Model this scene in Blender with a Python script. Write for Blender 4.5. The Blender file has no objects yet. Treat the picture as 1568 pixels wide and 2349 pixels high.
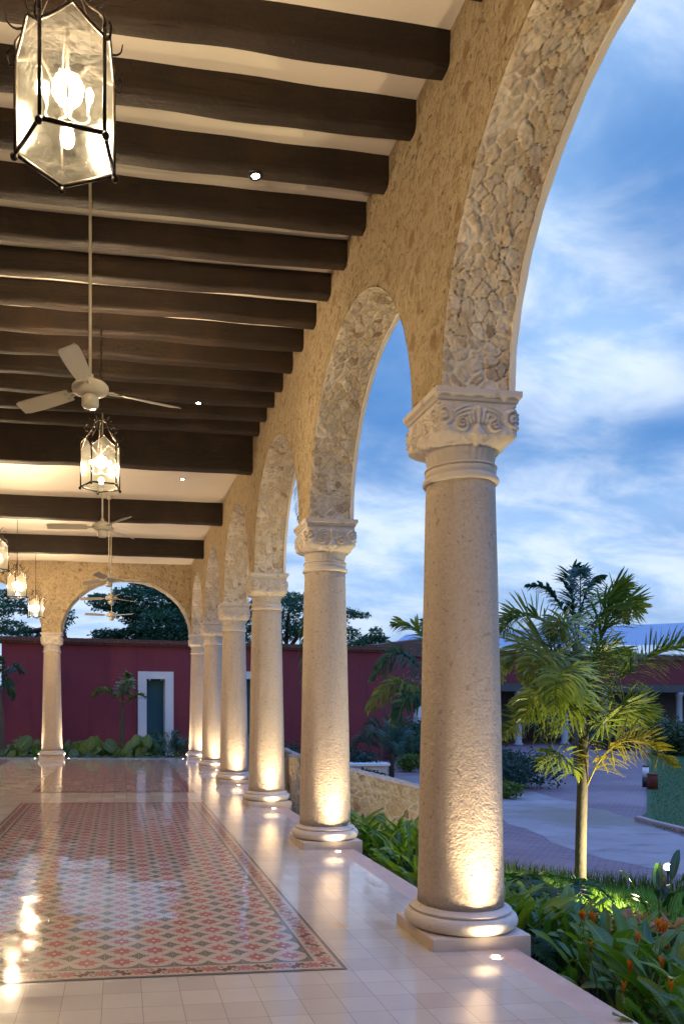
import bpy, bmesh, math, random
import numpy as np
from mathutils import Vector, Matrix
R = math.radians
rnd = random.Random(7)
nr = np.random.default_rng(11)
scene = bpy.context.scene
COL = scene.collection

# ------------------------------------------------------------------ camera
CAM_Z = 1.5316
YAW = 0.164
cam_d = bpy.data.cameras.new('camera')
cam = bpy.data.objects.new('camera', cam_d)
COL.objects.link(cam)
cam_d.sensor_fit = 'HORIZONTAL'
cam_d.sensor_width = 36.0
cam_d.lens = 41.655
cam_d.shift_x = 0.1336
cam_d.shift_y = 0.2830
cam_d.clip_start = 0.05
cam_d.clip_end = 2000
cam.location = (0, 0, CAM_Z)
cam.rotation_euler = (R(90), 0, -YAW)
scene.camera = cam

# ------------------------------------------------------------------ world: dusk sky with clouds
world = bpy.data.worlds.new('World')
scene.world = world
world.use_nodes = True


class NT:
    """small helper to write node graphs"""
    def __init__(s, tree):
        s.t = tree
        for n in list(tree.nodes):
            tree.nodes.remove(n)

    def n(s, typ, **kw):
        nd = s.t.nodes.new(typ)
        for k, v in kw.items():
            setattr(nd, k, v)
        return nd

    def link(s, a, b):
        s.t.links.new(a, b)

    def put(s, sock, v):
        if v is None:
            return
        if hasattr(v, 'is_output'):
            s.link(v, sock)
        elif isinstance(v, (tuple, list)):
            if sock.type == 'RGBA' and len(v) == 3:
                v = (*v, 1)
            sock.default_value = v
        else:
            sock.default_value = v

    def math(s, op, a, b=None, c=None, clamp=False):
        nd = s.n('ShaderNodeMath', operation=op, use_clamp=clamp)
        s.put(nd.inputs[0], a); s.put(nd.inputs[1], b); s.put(nd.inputs[2], c)
        return nd.outputs[0]

    def vmath(s, op, a, b=None, out=0):
        nd = s.n('ShaderNodeVectorMath', operation=op)
        s.put(nd.inputs[0], a)
        if b is not None:
            if op == 'SCALE':
                s.put(nd.inputs['Scale'], b)
            else:
                s.put(nd.inputs[1], b)
        return nd.outputs[out]

    def mix(s, f, a, b, mode='MIX'):
        nd = s.n('ShaderNodeMix', data_type='RGBA', blend_type=mode)
        s.put(nd.inputs[0], f); s.put(nd.inputs[6], a); s.put(nd.inputs[7], b)
        return nd.outputs[2]

    def noise(s, vec, scale, detail=4, rough=.55, dist=0., out=0):
        nd = s.n('ShaderNodeTexNoise')
        s.put(nd.inputs['Vector'], vec); s.put(nd.inputs['Scale'], scale)
        nd.inputs['Detail'].default_value = detail
        nd.inputs['Roughness'].default_value = rough
        nd.inputs['Distortion'].default_value = dist
        return nd.outputs[out]

    def voro(s, vec, scale, feature='F1', rand=1.0, out='Distance'):
        nd = s.n('ShaderNodeTexVoronoi', feature=feature)
        s.put(nd.inputs['Vector'], vec); s.put(nd.inputs['Scale'], scale)
        nd.inputs['Randomness'].default_value = rand
        return nd.outputs[out]

    def ss(s, x, a, b):
        nd = s.n('ShaderNodeMapRange', interpolation_type='SMOOTHSTEP')
        s.put(nd.inputs[0], x); s.put(nd.inputs[1], a); s.put(nd.inputs[2], b)
        return nd.outputs[0]

    def ramp(s, f, stops):
        nd = s.n('ShaderNodeValToRGB')
        el = nd.color_ramp.elements
        while len(el) < len(stops):
            el.new(.5)
        for e, (p, c) in zip(el, stops):
            e.position = p
            e.color = (*c, 1) if len(c) == 3 else c
        s.put(nd.inputs[0], f)
        return nd.outputs[0]

    def bump(s, h, strength=.5, dist=.01, normal=None):
        nd = s.n('ShaderNodeBump')
        nd.inputs['Strength'].default_value = strength
        nd.inputs['Distance'].default_value = dist
        s.put(nd.inputs['Height'], h)
        if normal is not None:
            s.link(normal, nd.inputs['Normal'])
        return nd.outputs[0]

    def obj(s):
        return s.n('ShaderNodeTexCoord').outputs['Object']

    def sep(s, v):
        nd = s.n('ShaderNodeSeparateXYZ'); s.put(nd.inputs[0], v)
        return nd.outputs[0], nd.outputs[1], nd.outputs[2]

    def comb(s, x, y, z):
        nd = s.n('ShaderNodeCombineXYZ')
        s.put(nd.inputs[0], x); s.put(nd.inputs[1], y); s.put(nd.inputs[2], z)
        return nd.outputs[0]


SUN_EL, SUN_ROT = R(1.5), R(-60)
w = NT(world.node_tree)
sky = w.n('ShaderNodeTexSky', sky_type='NISHITA')
sky.sun_disc = False
sky.sun_elevation = SUN_EL
sky.sun_rotation = SUN_ROT
sky.air_density = 1.0
sky.dust_density = 0.3
sky.ozone_density = 3.0
dirv = w.vmath('NORMALIZE', w.n('ShaderNodeTexCoord').outputs['Generated'])
dx, dy, dz = w.sep(dirv)
dzc = w.math('ADD', w.math('MAXIMUM', dz, 0.0), 0.34)
cl = w.comb(w.math('DIVIDE', dx, dzc), w.math('DIVIDE', dy, dzc), 0.0)
# streaks pulled along one wind direction
mp = w.n('ShaderNodeMapping')
mp.inputs['Rotation'].default_value = (0, 0, R(-28))
mp.inputs['Scale'].default_value = (1.0, 1.45, 1)
mp.inputs['Location'].default_value = (2.35, 0.65, 0)
w.link(cl, mp.inputs['Vector'])
n1 = w.noise(mp.outputs[0], 1.15, 5, .50, .30)
n2 = w.noise(mp.outputs[0], 4.6, 7, .58, .35)
cover = w.math('ADD', w.math('MULTIPLY', n1, .82), w.math('MULTIPLY', n2, .18))


def blob(d, tight, amt):
    v = Vector(d).normalized()
    dot = w.vmath('DOT_PRODUCT', dirv, tuple(v), out=1)
    return w.math('MULTIPLY', w.math('POWER', w.math('MAXIMUM', dot, 0.0), tight), amt)


def pixdir(x, y):
    f, cx, cy = 1814.338, 574.569, 1618.384
    a = (x - cx) / f; b = (cy - y) / f
    c, s = math.cos(YAW), math.sin(YAW)
    return (c * a + s, -s * a + c, b)


for (d, tight, amt) in [(pixdir(1480, 330), 60, -.075), (pixdir(1560, 640), 150, -.08), (pixdir(1400, 480), 300, -.02), (pixdir(890, 1080), 160, -.035),
                        (pixdir(850, 800), 200, .015), (pixdir(1290, 600), 260, .16), (pixdir(1420, 10), 160, .12),
                        (pixdir(1300, 860), 260, .14), (pixdir(1500, 800), 500, .12), (pixdir(1200, 1250), 60, .05), (pixdir(1500, 980), 300, -.05),
                        (pixdir(250, 1420), 60, .18), (pixdir(1400, 1400), 120, .08), (pixdir(900, 1330), 200, .10)]:
    cover = w.math('ADD', cover, blob(d, tight, amt))
cmask = w.ss(cover, .33, .68)
blue = w.mix(.72, w.mix(1.0, sky.outputs[0], (.5, .6, .8), 'MULTIPLY'), (.80, 2.15, 4.9))
lilac = w.mix(w.ss(n2, .35, .65), (2.2, 3.5, 5.6), (4.3, 5.05, 6.2))
skyc = w.mix(cmask, blue, lilac)
hz = w.ss(dz, .30, .0)
skyc = w.mix(w.math('MULTIPLY', hz, .4), skyc, (3.3, 4.25, 5.6))
# brighter, bluer dusk sky overhead
skyc = w.mix(w.ss(dz, .66, .80), skyc, (2.3, 5.4, 17.0))
bg = w.n('ShaderNodeBackground')
bg.inputs['Strength'].default_value = 0.1
w.link(skyc, bg.inputs['Color'])
wo = w.n('ShaderNodeOutputWorld')
w.link(bg.outputs[0], wo.inputs[0])

vs = scene.view_settings
vs.view_transform = 'Standard'
vs.look = 'None'
vs.exposure = 0.9
vs.gamma = 1.0
scene.cycles.max_bounces = 8
scene.cycles.transparent_max_bounces = 16
scene.cycles.sample_clamp_indirect = 6
scene.cycles.caustics_reflective = False
scene.cycles.caustics_refractive = False

WARM = (1.0, .735, .455)

# ------------------------------------------------------------------ helpers


def tag(o, label=None, cat=None, group=None, kind=None):
    if label: o['label'] = label
    if cat: o['category'] = cat
    if group: o['group'] = group
    if kind: o['kind'] = kind
    return o


def empty(name, loc=(0, 0, 0), rz=0.0):
    o = bpy.data.objects.new(name, None)
    o.empty_display_size = .1
    COL.objects.link(o)
    o.location = loc
    o.rotation_euler = (0, 0, rz)
    return o


def thing(name, label, cat, loc=(0, 0, 0), rz=0.0, group=None):
    return tag(empty(name, loc, rz), label, cat, group)


def kids(o):
    return KIDS.get(o.name, [])


KIDS = {}


def link(o, parent=None):
    COL.objects.link(o)
    if parent is not None:
        o.parent = parent
        KIDS.setdefault(parent.name, []).append(o)
    return o


def copy_tree(o, parent=None):
    c = o.copy()
    COL.objects.link(c)
    if parent is not None:
        c.parent = parent
        KIDS.setdefault(parent.name, []).append(c)
    for ch in list(kids(o)):
        copy_tree(ch, c)
    return c


class MB:
    def __init__(s):
        s.v = []; s.f = []

    def add(s, vs, fs):
        b = len(s.v)
        s.v.extend([tuple(map(float, p)) for p in vs])
        s.f.extend([tuple(b + i for i in f) for f in fs])

    def box(s, x0, x1, y0, y1, z0, z1):
        vs = [(x, y, z) for z in (z0, z1) for y in (y0, y1) for x in (x0, x1)]
        s.add(vs, [(0, 2, 3, 1), (4, 5, 7, 6), (0, 1, 5, 4), (2, 6, 7, 3), (0, 4, 6, 2), (1, 3, 7, 5)])

    def tube(s, pts, r, n=8, cap=True):
        pts = [Vector(p) for p in pts]
        m = len(pts)
        rs = r if isinstance(r, (list, tuple)) else [r] * m
        vs = []; up = Vector((0.13, .21, .97)).normalized()
        prev = None
        for i, p in enumerate(pts):
            t = (pts[min(i + 1, m - 1)] - pts[max(i - 1, 0)])
            if t.length < 1e-9: t = Vector((0, 0, 1))
            t.normalize()
            if prev is None:
                a = t.cross(up)
                if a.length < .05: a = t.cross(Vector((1, 0, 0)))
            else:
                a = prev - t * prev.dot(t)
                if a.length < 1e-4: a = t.cross(up)
            a.normalize(); prev = a
            b = t.cross(a)
            for k in range(n):
                an = 2 * math.pi * k / n
                vs.append(p + (a * math.cos(an) + b * math.sin(an)) * rs[i])
        fs = []
        for i in range(m - 1):
            for k in range(n):
                k2 = (k + 1) % n
                fs.append((i * n + k, i * n + k2, (i + 1) * n + k2, (i + 1) * n + k))
        if cap:
            fs.append(tuple(range(n - 1, -1, -1)))
            fs.append(tuple((m - 1) * n + k for k in range(n)))
        s.add(vs, fs)

    def lathe(s, prof, n=32, c=(0, 0, 0), cap=True, mod=None):
        vs = []
        for (r, z) in prof:
            for k in range(n):
                a = 2 * math.pi * k / n
                q = r * (mod(a, z) if mod else 1)
                vs.append((c[0] + q * math.cos(a), c[1] + q * math.sin(a), c[2] + z))
        fs = []
        m = len(prof)
        for i in range(m - 1):
            for k in range(n):
                k2 = (k + 1) % n
                fs.append((i * n + k, i * n + k2, (i + 1) * n + k2, (i + 1) * n + k))
        if cap:
            fs.append(tuple(range(n - 1, -1, -1)))
            fs.append(tuple((m - 1) * n + k for k in range(n)))
        s.add(vs, fs)

    def grid(s, P, closed_u=False):
        """P: array (nu, nv, 3)"""
        nu, nv = P.shape[:2]
        b = len(s.v)
        s.v.extend(map(tuple, P.reshape(-1, 3).tolist()))
        for i in range(nu if closed_u else nu - 1):
            i2 = (i + 1) % nu
            for j in range(nv - 1):
                s.f.append((b + i * nv + j, b + i2 * nv + j, b + i2 * nv + j + 1, b + i * nv + j + 1))

    def sphere(s, c, r, n=10, m=6, sx=1, sy=1, sz=1):
        prof = []
        vs = [(c[0], c[1], c[2] - r * sz)]
        for i in range(1, m):
            ph = -math.pi / 2 + math.pi * i / m
            for k in range(n):
                a = 2 * math.pi * k / n
                vs.append((c[0] + r * sx * math.cos(ph) * math.cos(a), c[1] + r * sy * math.cos(ph) * math.sin(a), c[2] + r * sz * math.sin(ph)))
        vs.append((c[0], c[1], c[2] + r * sz))
        fs = []
        for k in range(n):
            fs.append((0, 1 + (k + 1) % n, 1 + k))
            fs.append((len(vs) - 1, len(vs) - 1 - n + k, len(vs) - 1 - n + (k + 1) % n))
        for i in range(m - 2):
            for k in range(n):
                k2 = (k + 1) % n
                fs.append((1 + i * n + k, 1 + i * n + k2, 1 + (i + 1) * n + k2, 1 + (i + 1) * n + k))
        s.add(vs, fs)

    def build(s, name, mat, parent=None, smooth=False, label=None, cat=None, group=None, kind=None):
        me = bpy.data.meshes.new(name)
        me.from_pydata(s.v, [], s.f)
        me.update()
        if smooth:
            me.polygons.foreach_set('use_smooth', [True] * len(me.polygons))
        if mat is not None:
            me.materials.append(mat)
        o = bpy.data.objects.new(name, me)
        link(o, parent)
        return tag(o, label, cat, group, kind)


def np_mesh(name, V, F, mat, parent=None, smooth=False, attrs=None):
    me = bpy.data.meshes.new(name)
    me.from_pydata(V.tolist(), [], F.tolist())
    me.update()
    if smooth:
        me.polygons.foreach_set('use_smooth', [True] * len(me.polygons))
    if attrs:
        for k, a in attrs.items():
            at = me.attributes.new(k, 'FLOAT', 'POINT')
            at.data.foreach_set('value', np.asarray(a, dtype=np.float32))
    if mat is not None:
        me.materials.append(mat)
    o = bpy.data.objects.new(name, me)
    return link(o, parent)


def shade_by_angle(o, deg=35):
    me = o.data
    me.polygons.foreach_set('use_smooth', [True] * len(me.polygons))
    try:
        me.set_sharp_from_angle(angle=R(deg))
    except Exception:
        pass
    return o


def bez(p, n):
    """Catmull-like smooth curve through the given points"""
    p = [Vector(q) for q in p]
    p = [p[0] * 2 - p[1]] + p + [p[-1] * 2 - p[-2]]
    out = []
    segs = len(p) - 3
    for i in range(n):
        t = i / (n - 1) * segs
        k = min(int(t), segs - 1); u = t - k
        a, b, c, d = p[k:k + 4]
        out.append(.5 * ((2 * b) + (c - a) * u + (2 * a - 5 * b + 4 * c - d) * u * u + (3 * b - a - 3 * c + d) * u ** 3))
    return out


def at(x, y, d):
    """surveyed point: picture point (1568 wide survey) at a distance of d metres"""
    v = pixdir(x, y)
    return Vector((v[0] * d, v[1] * d, CAM_Z + v[2] * d))


# ------------------------------------------------------------------ materials


def new_mat(name):
    m = bpy.data.materials.new(name)
    m.use_nodes = True
    return m, NT(m.node_tree)


def finish(t, color, rough=.7, normal=None, spec=.4, extra=None, metallic=0.0):
    b = t.n('ShaderNodeBsdfPrincipled')
    t.put(b.inputs['Base Color'], color)
    t.put(b.inputs['Roughness'], rough)
    b.inputs['Specular IOR Level'].default_value = spec
    b.inputs['Metallic'].default_value = metallic
    if normal is not None:
        t.link(normal, b.inputs['Normal'])
    out = t.n('ShaderNodeOutputMaterial')
    t.link((extra(b) if extra else b.outputs[0]), out.inputs['Surface'])
    return b


M = {}


def simple(name, col, rough=.6, var=.15, scale=8., bump=.0, bdist=.005, metallic=0.0, spec=.4, bscale=None):
    m, t = new_mat(name)
    o = t.obj()
    n = t.noise(o, scale, 5)
    c = t.mix(n, tuple(x * (1 - var) for x in col), tuple(min(1, x * (1 + var)) for x in col))
    nm = None
    if bump:
        nm = t.bump(t.noise(o, bscale or scale * 4, 6), bump, bdist)
    finish(t, c, rough, nm, spec, metallic=metallic)
    M[name] = m
    return m


# column stone: pale limestone, bush-hammered
def stone_column():
    m, t = new_mat('column_stone')
    o = t.obj()
    rv = t.n('ShaderNodeObjectInfo').outputs['Random']
    o = t.vmath('ADD', o, t.comb(t.math('MULTIPLY', rv, 17.), t.math('MULTIPLY', rv, 31.), t.math('MULTIPLY', rv, 7.)))
    big = t.noise(o, 2.2, 4, .6)
    fine = t.noise(o, 42, 5, .65)
    pit = t.voro(o, 38)
    pitm = t.ss(pit, .05, .16)
    c = t.mix(big, (.52, .43, .345), (.65, .56, .47))
    c = t.mix(t.math('MULTIPLY', t.ss(fine, .40, .74), .55), c, (.38, .30, .23))
    strk = t.noise(t.vmath('MULTIPLY', o, (9, 9, .8)), 1., 5, .6)
    c = t.mix(t.math('MULTIPLY', t.ss(strk, .52, .72), .35), c, (.40, .31, .24))
    c = t.mix(t.math('MULTIPLY', rv, .18), c, (.50, .40, .30))
    spk = t.ss(t.noise(o, 23, 2, .5), .64, .70)
    c = t.mix(t.math('MULTIPLY', spk, .5), c, (.28, .21, .15))
    h = t.math('ADD', t.math('MULTIPLY', t.noise(o, 55, 6, .62, .4), .9), t.math('MULTIPLY', pitm, .25))
    h = t.math('ADD', h, t.math('MULTIPLY', t.noise(o, 18, 3), .7))
    finish(t, c, .85, t.bump(h, 1., .018), .2)
    M['column'] = m


def stone_carved():
    m, t = new_mat('carved_stone')
    o = t.obj()
    big = t.noise(o, 5, 5, .6)
    c = t.mix(big, (.50, .43, .37), (.66, .60, .53))
    c = t.mix(t.ss(t.noise(o, 11, 4, .6), .6, .75), c, (.40, .34, .29))
    finish(t, c, .75, t.bump(t.noise(o, 70, 5), .35, .006), .25)
    M['carved'] = m


def wall_stone():
    m, t = new_mat('rough_coral_stone_wall')
    o = t.obj()

    def flakes(scale, warp, seed, keep):
        w_ = t.vmath('ADD', o, t.vmath('SCALE', t.vmath('SUBTRACT', t.noise(o, scale * .9, 4, .6, out=1), (.5, .5, .5)), warp))
        w_ = t.vmath('ADD', w_, (seed, seed * 2.3, seed * .7))
        d = t.voro(w_, scale); cc = t.voro(w_, scale, out='Color')
        r1, r2, _ = t.sep(cc)
        return t.math('MULTIPLY', t.ss(d, .55, .34), t.math('GREATER_THAN', r1, keep)), r2
    m1, a1 = flakes(8.0, .13, 1.7, .15)
    m2, a2 = flakes(21, .06, 5.1, .35)
    n = t.noise(o, 26, 7, .68)
    big = t.noise(o, 1.3, 5, .6)
    c = t.mix(big, (.56, .435, .27), (.68, .55, .37))
    c = t.mix(t.math('MULTIPLY', m2, .75), c, t.ramp(a2, [(0, (.40, .27, .14)), (.3, (.54, .40, .23)), (1, (.66, .53, .35))]))
    c = t.mix(t.math('MULTIPLY', m1, .7), c, t.ramp(a1, [(0, (.27, .15, .07)), (.10, (.36, .24, .12)), (.2, (.50, .37, .21)), (.7, (.58, .44, .27)), (1, (.68, .55, .37))]))
    c = t.mix(t.ss(n, .45, .75), c, (.42, .30, .17))
    pits = t.math('MAXIMUM', t.ss(t.noise(o, 13, 4, .65), .64, .70), t.math('MULTIPLY', t.ss(t.noise(o, 31, 4, .6), .64, .72), .7))
    c = t.mix(t.math('MULTIPLY', pits, .7), c, (.17, .10, .05))
    h = t.math('ADD', t.math('MULTIPLY', m1, t.math('ADD', .2, a1)), t.math('MULTIPLY', m2, t.math('ADD', .1, t.math('MULTIPLY', a2, .6))))
    h = t.math('ADD', h, t.math('MULTIPLY', n, 1.3))
    h = t.math('ADD', h, t.math('MULTIPLY', t.noise(o, 80, 4, .6), .4))
    h = t.math('SUBTRACT', h, t.math('MULTIPLY', pits, 1.4))
    finish(t, c, .9, t.bump(h, 1., .032), .15)
    M['wall'] = m


def rubble(key='rubble', nm='rubble_stone', dim=1.0):
    m, t = new_mat(nm)
    o = t.obj()
    tone = t.n('ShaderNodeAttribute', attribute_name='tone').outputs['Fac']
    mort = t.n('ShaderNodeAttribute', attribute_name='mortar_crack_shade').outputs['Fac']
    c = t.ramp(tone, [(0, (.26, .16, .11)), (.05, (.34, .24, .17)), (.10, (.50, .41, .31)), (.25, (.60, .50, .38)), (.42, (.47, .40, .35)), (.55, (.66, .56, .43)), (.72, (.55, .42, .27)), (.86, (.68, .59, .47)), (1, (.44, .33, .22))])
    n = t.noise(o, 30, 6, .65)
    c = t.mix(t.ss(n, .4, .8), c, (.40, .31, .21))
    c = t.mix(t.math('MAXIMUM', mort, 0.), c, t.mix(n, (.62, .54, .44), (.78, .70, .60)))
    c = t.mix(t.math('MULTIPLY', t.ss(mort, -.05, -.6), .8), c, (.13, .09, .06))  # shade in the recessed cracks, painted into the stone colour
    if dim < 1: c = t.mix(1., c, (dim, dim * .96, dim * .92), 'MULTIPLY')
    h = t.math('ADD', n, t.math('MULTIPLY', t.noise(o, 90, 4), .4))
    finish(t, c, .9, t.bump(h, .6, .012), .15)
    M[key] = m


def plaster(name, col, bump=.12):
    m, t = new_mat(name)
    o = t.obj()
    n = t.noise(o, 1.4, 5, .6)
    c = t.mix(n, tuple(x * .93 for x in col), tuple(min(1, x * 1.05) for x in col))
    h = t.math('ADD', t.noise(o, 5, 4), t.math('MULTIPLY', t.noise(o, 40, 4), .35))
    finish(t, c, .85, t.bump(h, bump, .02), .2)
    M[name] = m


def wood():
    m, t = new_mat('dark_stained_wood')
    o = t.obj()
    mp = t.n('ShaderNodeMapping'); mp.inputs['Scale'].default_value = (.9, 14, 14)
    t.link(o, mp.inputs[0])
    g = t.noise(mp.outputs[0], 2.2, 7, .62, .6)
    blot = t.noise(o, 2.3, 4, .6)
    c = t.mix(g, (.007, .005, .004), (.042, .027, .018))
    c = t.mix(t.ss(blot, .4, .75), c, (.042, .025, .014))
    h = t.math('ADD', g, t.math('MULTIPLY', t.noise(o, 30, 5), .7))
    finish(t, c, t.math('ADD', .42, t.math('MULTIPLY', g, .25)), t.bump(t.math('SUBTRACT', h, t.math('MULTIPLY', t.ss(g, .62, .72), .9)), .9, .012), .25)
    M['wood'] = m


def floor_mat():
    m, t = new_mat('polished_floor_tiles')
    o = t.obj()
    x, y, z = t.sep(o)
    u = t.math('DIVIDE', t.math('SUBTRACT', x, 1.113), .2)
    v = t.math('DIVIDE', t.math('SUBTRACT', y, 4.569), .2)
    fu = t.math('ABSOLUTE', t.math('SUBTRACT', t.math('FRACT', u), .5))
    fv = t.math('ABSOLUTE', t.math('SUBTRACT', t.math('FRACT', v), .5))
    gr = t.ss(t.math('MAXIMUM', fu, fv), .4885, .496)
    cell = t.comb(t.math('FLOOR', u), t.math('FLOOR', v), 0.)
    wn = t.n('ShaderNodeTexWhiteNoise', noise_dimensions='3D'); t.link(cell, wn.inputs[0])
    r = wn.outputs['Value']; rc = wn.outputs['Color']
    n = t.noise(o, 2.1, 5, .6)
    c = t.mix(r, (.465, .415, .355), (.535, .485, .425))
    c = t.mix(t.math('MULTIPLY', t.ss(n, .4, .75), .35), c, (.43, .37, .33))
    stain = t.ss(t.noise(o, .55, 3, .5), .60, .72)
    c = t.mix(t.math('MULTIPLY', stain, .25), c, (.42, .35, .28))
    # one ochre stain beside the carpet of tiles
    dvec = t.vmath('DISTANCE', t.vmath('MULTIPLY', o, (1, 1.3, 0)), (1.49, 5.28 * 1.3, 0), out=1)
    dvec = t.math('ADD', dvec, t.math('MULTIPLY', t.math('SUBTRACT', t.noise(o, 14, 4), .5), .10))
    c = t.mix(t.math('MULTIPLY', t.ss(dvec, .085, .05), .7), c, (.56, .40, .19))
    c = t.mix(t.math('MULTIPLY', gr, .85), c, (.25, .205, .17))
    # edge kerb of pinkish stone blocks along the garden side
    edge = t.math('GREATER_THAN', x, 2.262)
    bl = t.math('ABSOLUTE', t.math('SUBTRACT', t.math('FRACT', t.math('DIVIDE', y, .62)), .5))
    ce = t.mix(t.noise(o, 3.2, 6, .62), (.52, .40, .33), (.42, .28, .22))
    ce = t.mix(t.math('MULTIPLY', t.ss(t.noise(o, 9, 5, .7), .5, .75), .6), ce, (.62, .52, .46))
    ce = t.mix(t.math('MULTIPLY', t.ss(bl, .494, .498), .5), ce, (.36, .28, .22))
    c = t.mix(edge, c, ce)
    lit = t.vmath('SCALE', t.vmath('SUBTRACT', rc, (.5, .5, .5)), .010)
    geo = t.n('ShaderNodeNewGeometry').outputs['Normal']
    nn = t.vmath('NORMALIZE', t.vmath('ADD', geo, lit))
    bmp = t.bump(t.math('ADD', t.math('MULTIPLY', t.noise(o, 6, 3), .5), t.math('MULTIPLY', gr, -.8)), .03, .01, nn)
    ro = t.math('ADD', t.math('ADD', .05, t.math('MULTIPLY', r, .04)), t.math('MULTIPLY', t.ss(t.noise(o, 3.1, 5, .6), .3, .8), .08))
    ro = t.math('ADD', ro, t.math('MULTIPLY', edge, .25))
    finish(t, c, ro, bmp, .36)
    M['floor'] = m


def rug_field():
    m, t = new_mat('patterned_cement_tiles')
    uvn = t.n('ShaderNodeTexCoord').outputs['UV']
    u, v, _ = t.sep(uvn)
    cu = t.math('SUBTRACT', t.math('FRACT', u), .5)
    cv = t.math('SUBTRACT', t.math('FRACT', v), .5)
    ax = t.math('ABSOLUTE', cu); ay = t.math('ABSOLUTE', cv)
    sm = lambda e, a, b: t.ss(e, a, b)
    cream = (.45, .385, .33); rose = (.46, .165, .145); grey = (.085, .08, .082); maroon = (.13, .04, .04)
    cell = t.comb(t.math('FLOOR', u), t.math('FLOOR', v), 0.)
    wn = t.n('ShaderNodeTexWhiteNoise', noise_dimensions='3D'); t.link(cell, wn.inputs[0])
    r = wn.outputs['Value']; rc = wn.outputs['Color']
    # eight pointed flower: two squares and long axis points
    d1 = t.math('ADD', ax, ay)
    d2 = t.math('MULTIPLY', t.math('MAXIMUM', ax, ay), 1.38)
    star = t.math('MINIMUM', d1, d2)
    mn = t.math('MINIMUM', ax, ay); mxx = t.math('MAXIMUM', ax, ay)
    points = t.math('ADD', t.math('MULTIPLY', mn, 2.3), mxx)
    flower = t.math('MAXIMUM', t.math('LESS_THAN', star, .30), t.math('LESS_THAN', points, .41))
    rr = t.math('SQRT', t.math('ADD', t.math('POWER', ax, 2.), t.math('POWER', ay, 2.)))
    # corner fleuron: astroid with stepped arms
    kx = t.math('SUBTRACT', .5, ax); ky = t.math('SUBTRACT', .5, ay)
    kmn = t.math('MINIMUM', kx, ky); kmx = t.math('MAXIMUM', kx, ky)
    arms = t.math('ADD', t.math('MULTIPLY', kmn, t.math('ADD', 2.1, t.math('MULTIPLY', t.math('SINE', t.math('MULTIPLY', kmx, 62.)), .75))), kmx)
    corner = t.math('MAXIMUM', t.math('LESS_THAN', arms, .36), t.math('LESS_THAN', t.math('ADD', kx, ky), .25))
    core = t.math('LESS_THAN', t.math('ADD', t.math('MULTIPLY', kmn, 5.), kmx), .16)
    c = t.mix(corner, cream, grey)
    c = t.mix(t.math('MULTIPLY', core, .5), c, maroon)
    rosev = t.mix(r, (.30, .062, .075), (.40, .105, .12))
    c = t.mix(flower, c, rosev)
    c = t.mix(t.math('LESS_THAN', rr, .088), c, maroon)
    c = t.mix(t.math('LESS_THAN', rr, .058), c, (.62, .55, .48))
    gr = t.ss(t.math('MAXIMUM', ax, ay), .487, .496)
    o = t.obj()
    c = t.mix(t.math('MULTIPLY', t.noise(o, 7, 5, .6), .3), c, (.40, .34, .29))
    c = t.mix(t.math('MULTIPLY', gr, .55), c, (.50, .43, .37))
    lit = t.vmath('SCALE', t.vmath('SUBTRACT', rc, (.5, .5, .5)), .020)
    nn = t.vmath('NORMALIZE', t.vmath('ADD', t.n('ShaderNodeNewGeometry').outputs['Normal'], lit))
    bmp = t.bump(t.math('ADD', t.math('MULTIPLY', t.noise(o, 7, 3), .5), t.math('MULTIPLY', gr, -.8)), .03, .01, nn)
    ro = t.math('ADD', .06, t.math('MULTIPLY', t.ss(t.noise(o, 3.1, 5, .6), .3, .8), .08))
    finish(t, c, ro, bmp, .24)
    M['rug'] = m


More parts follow.
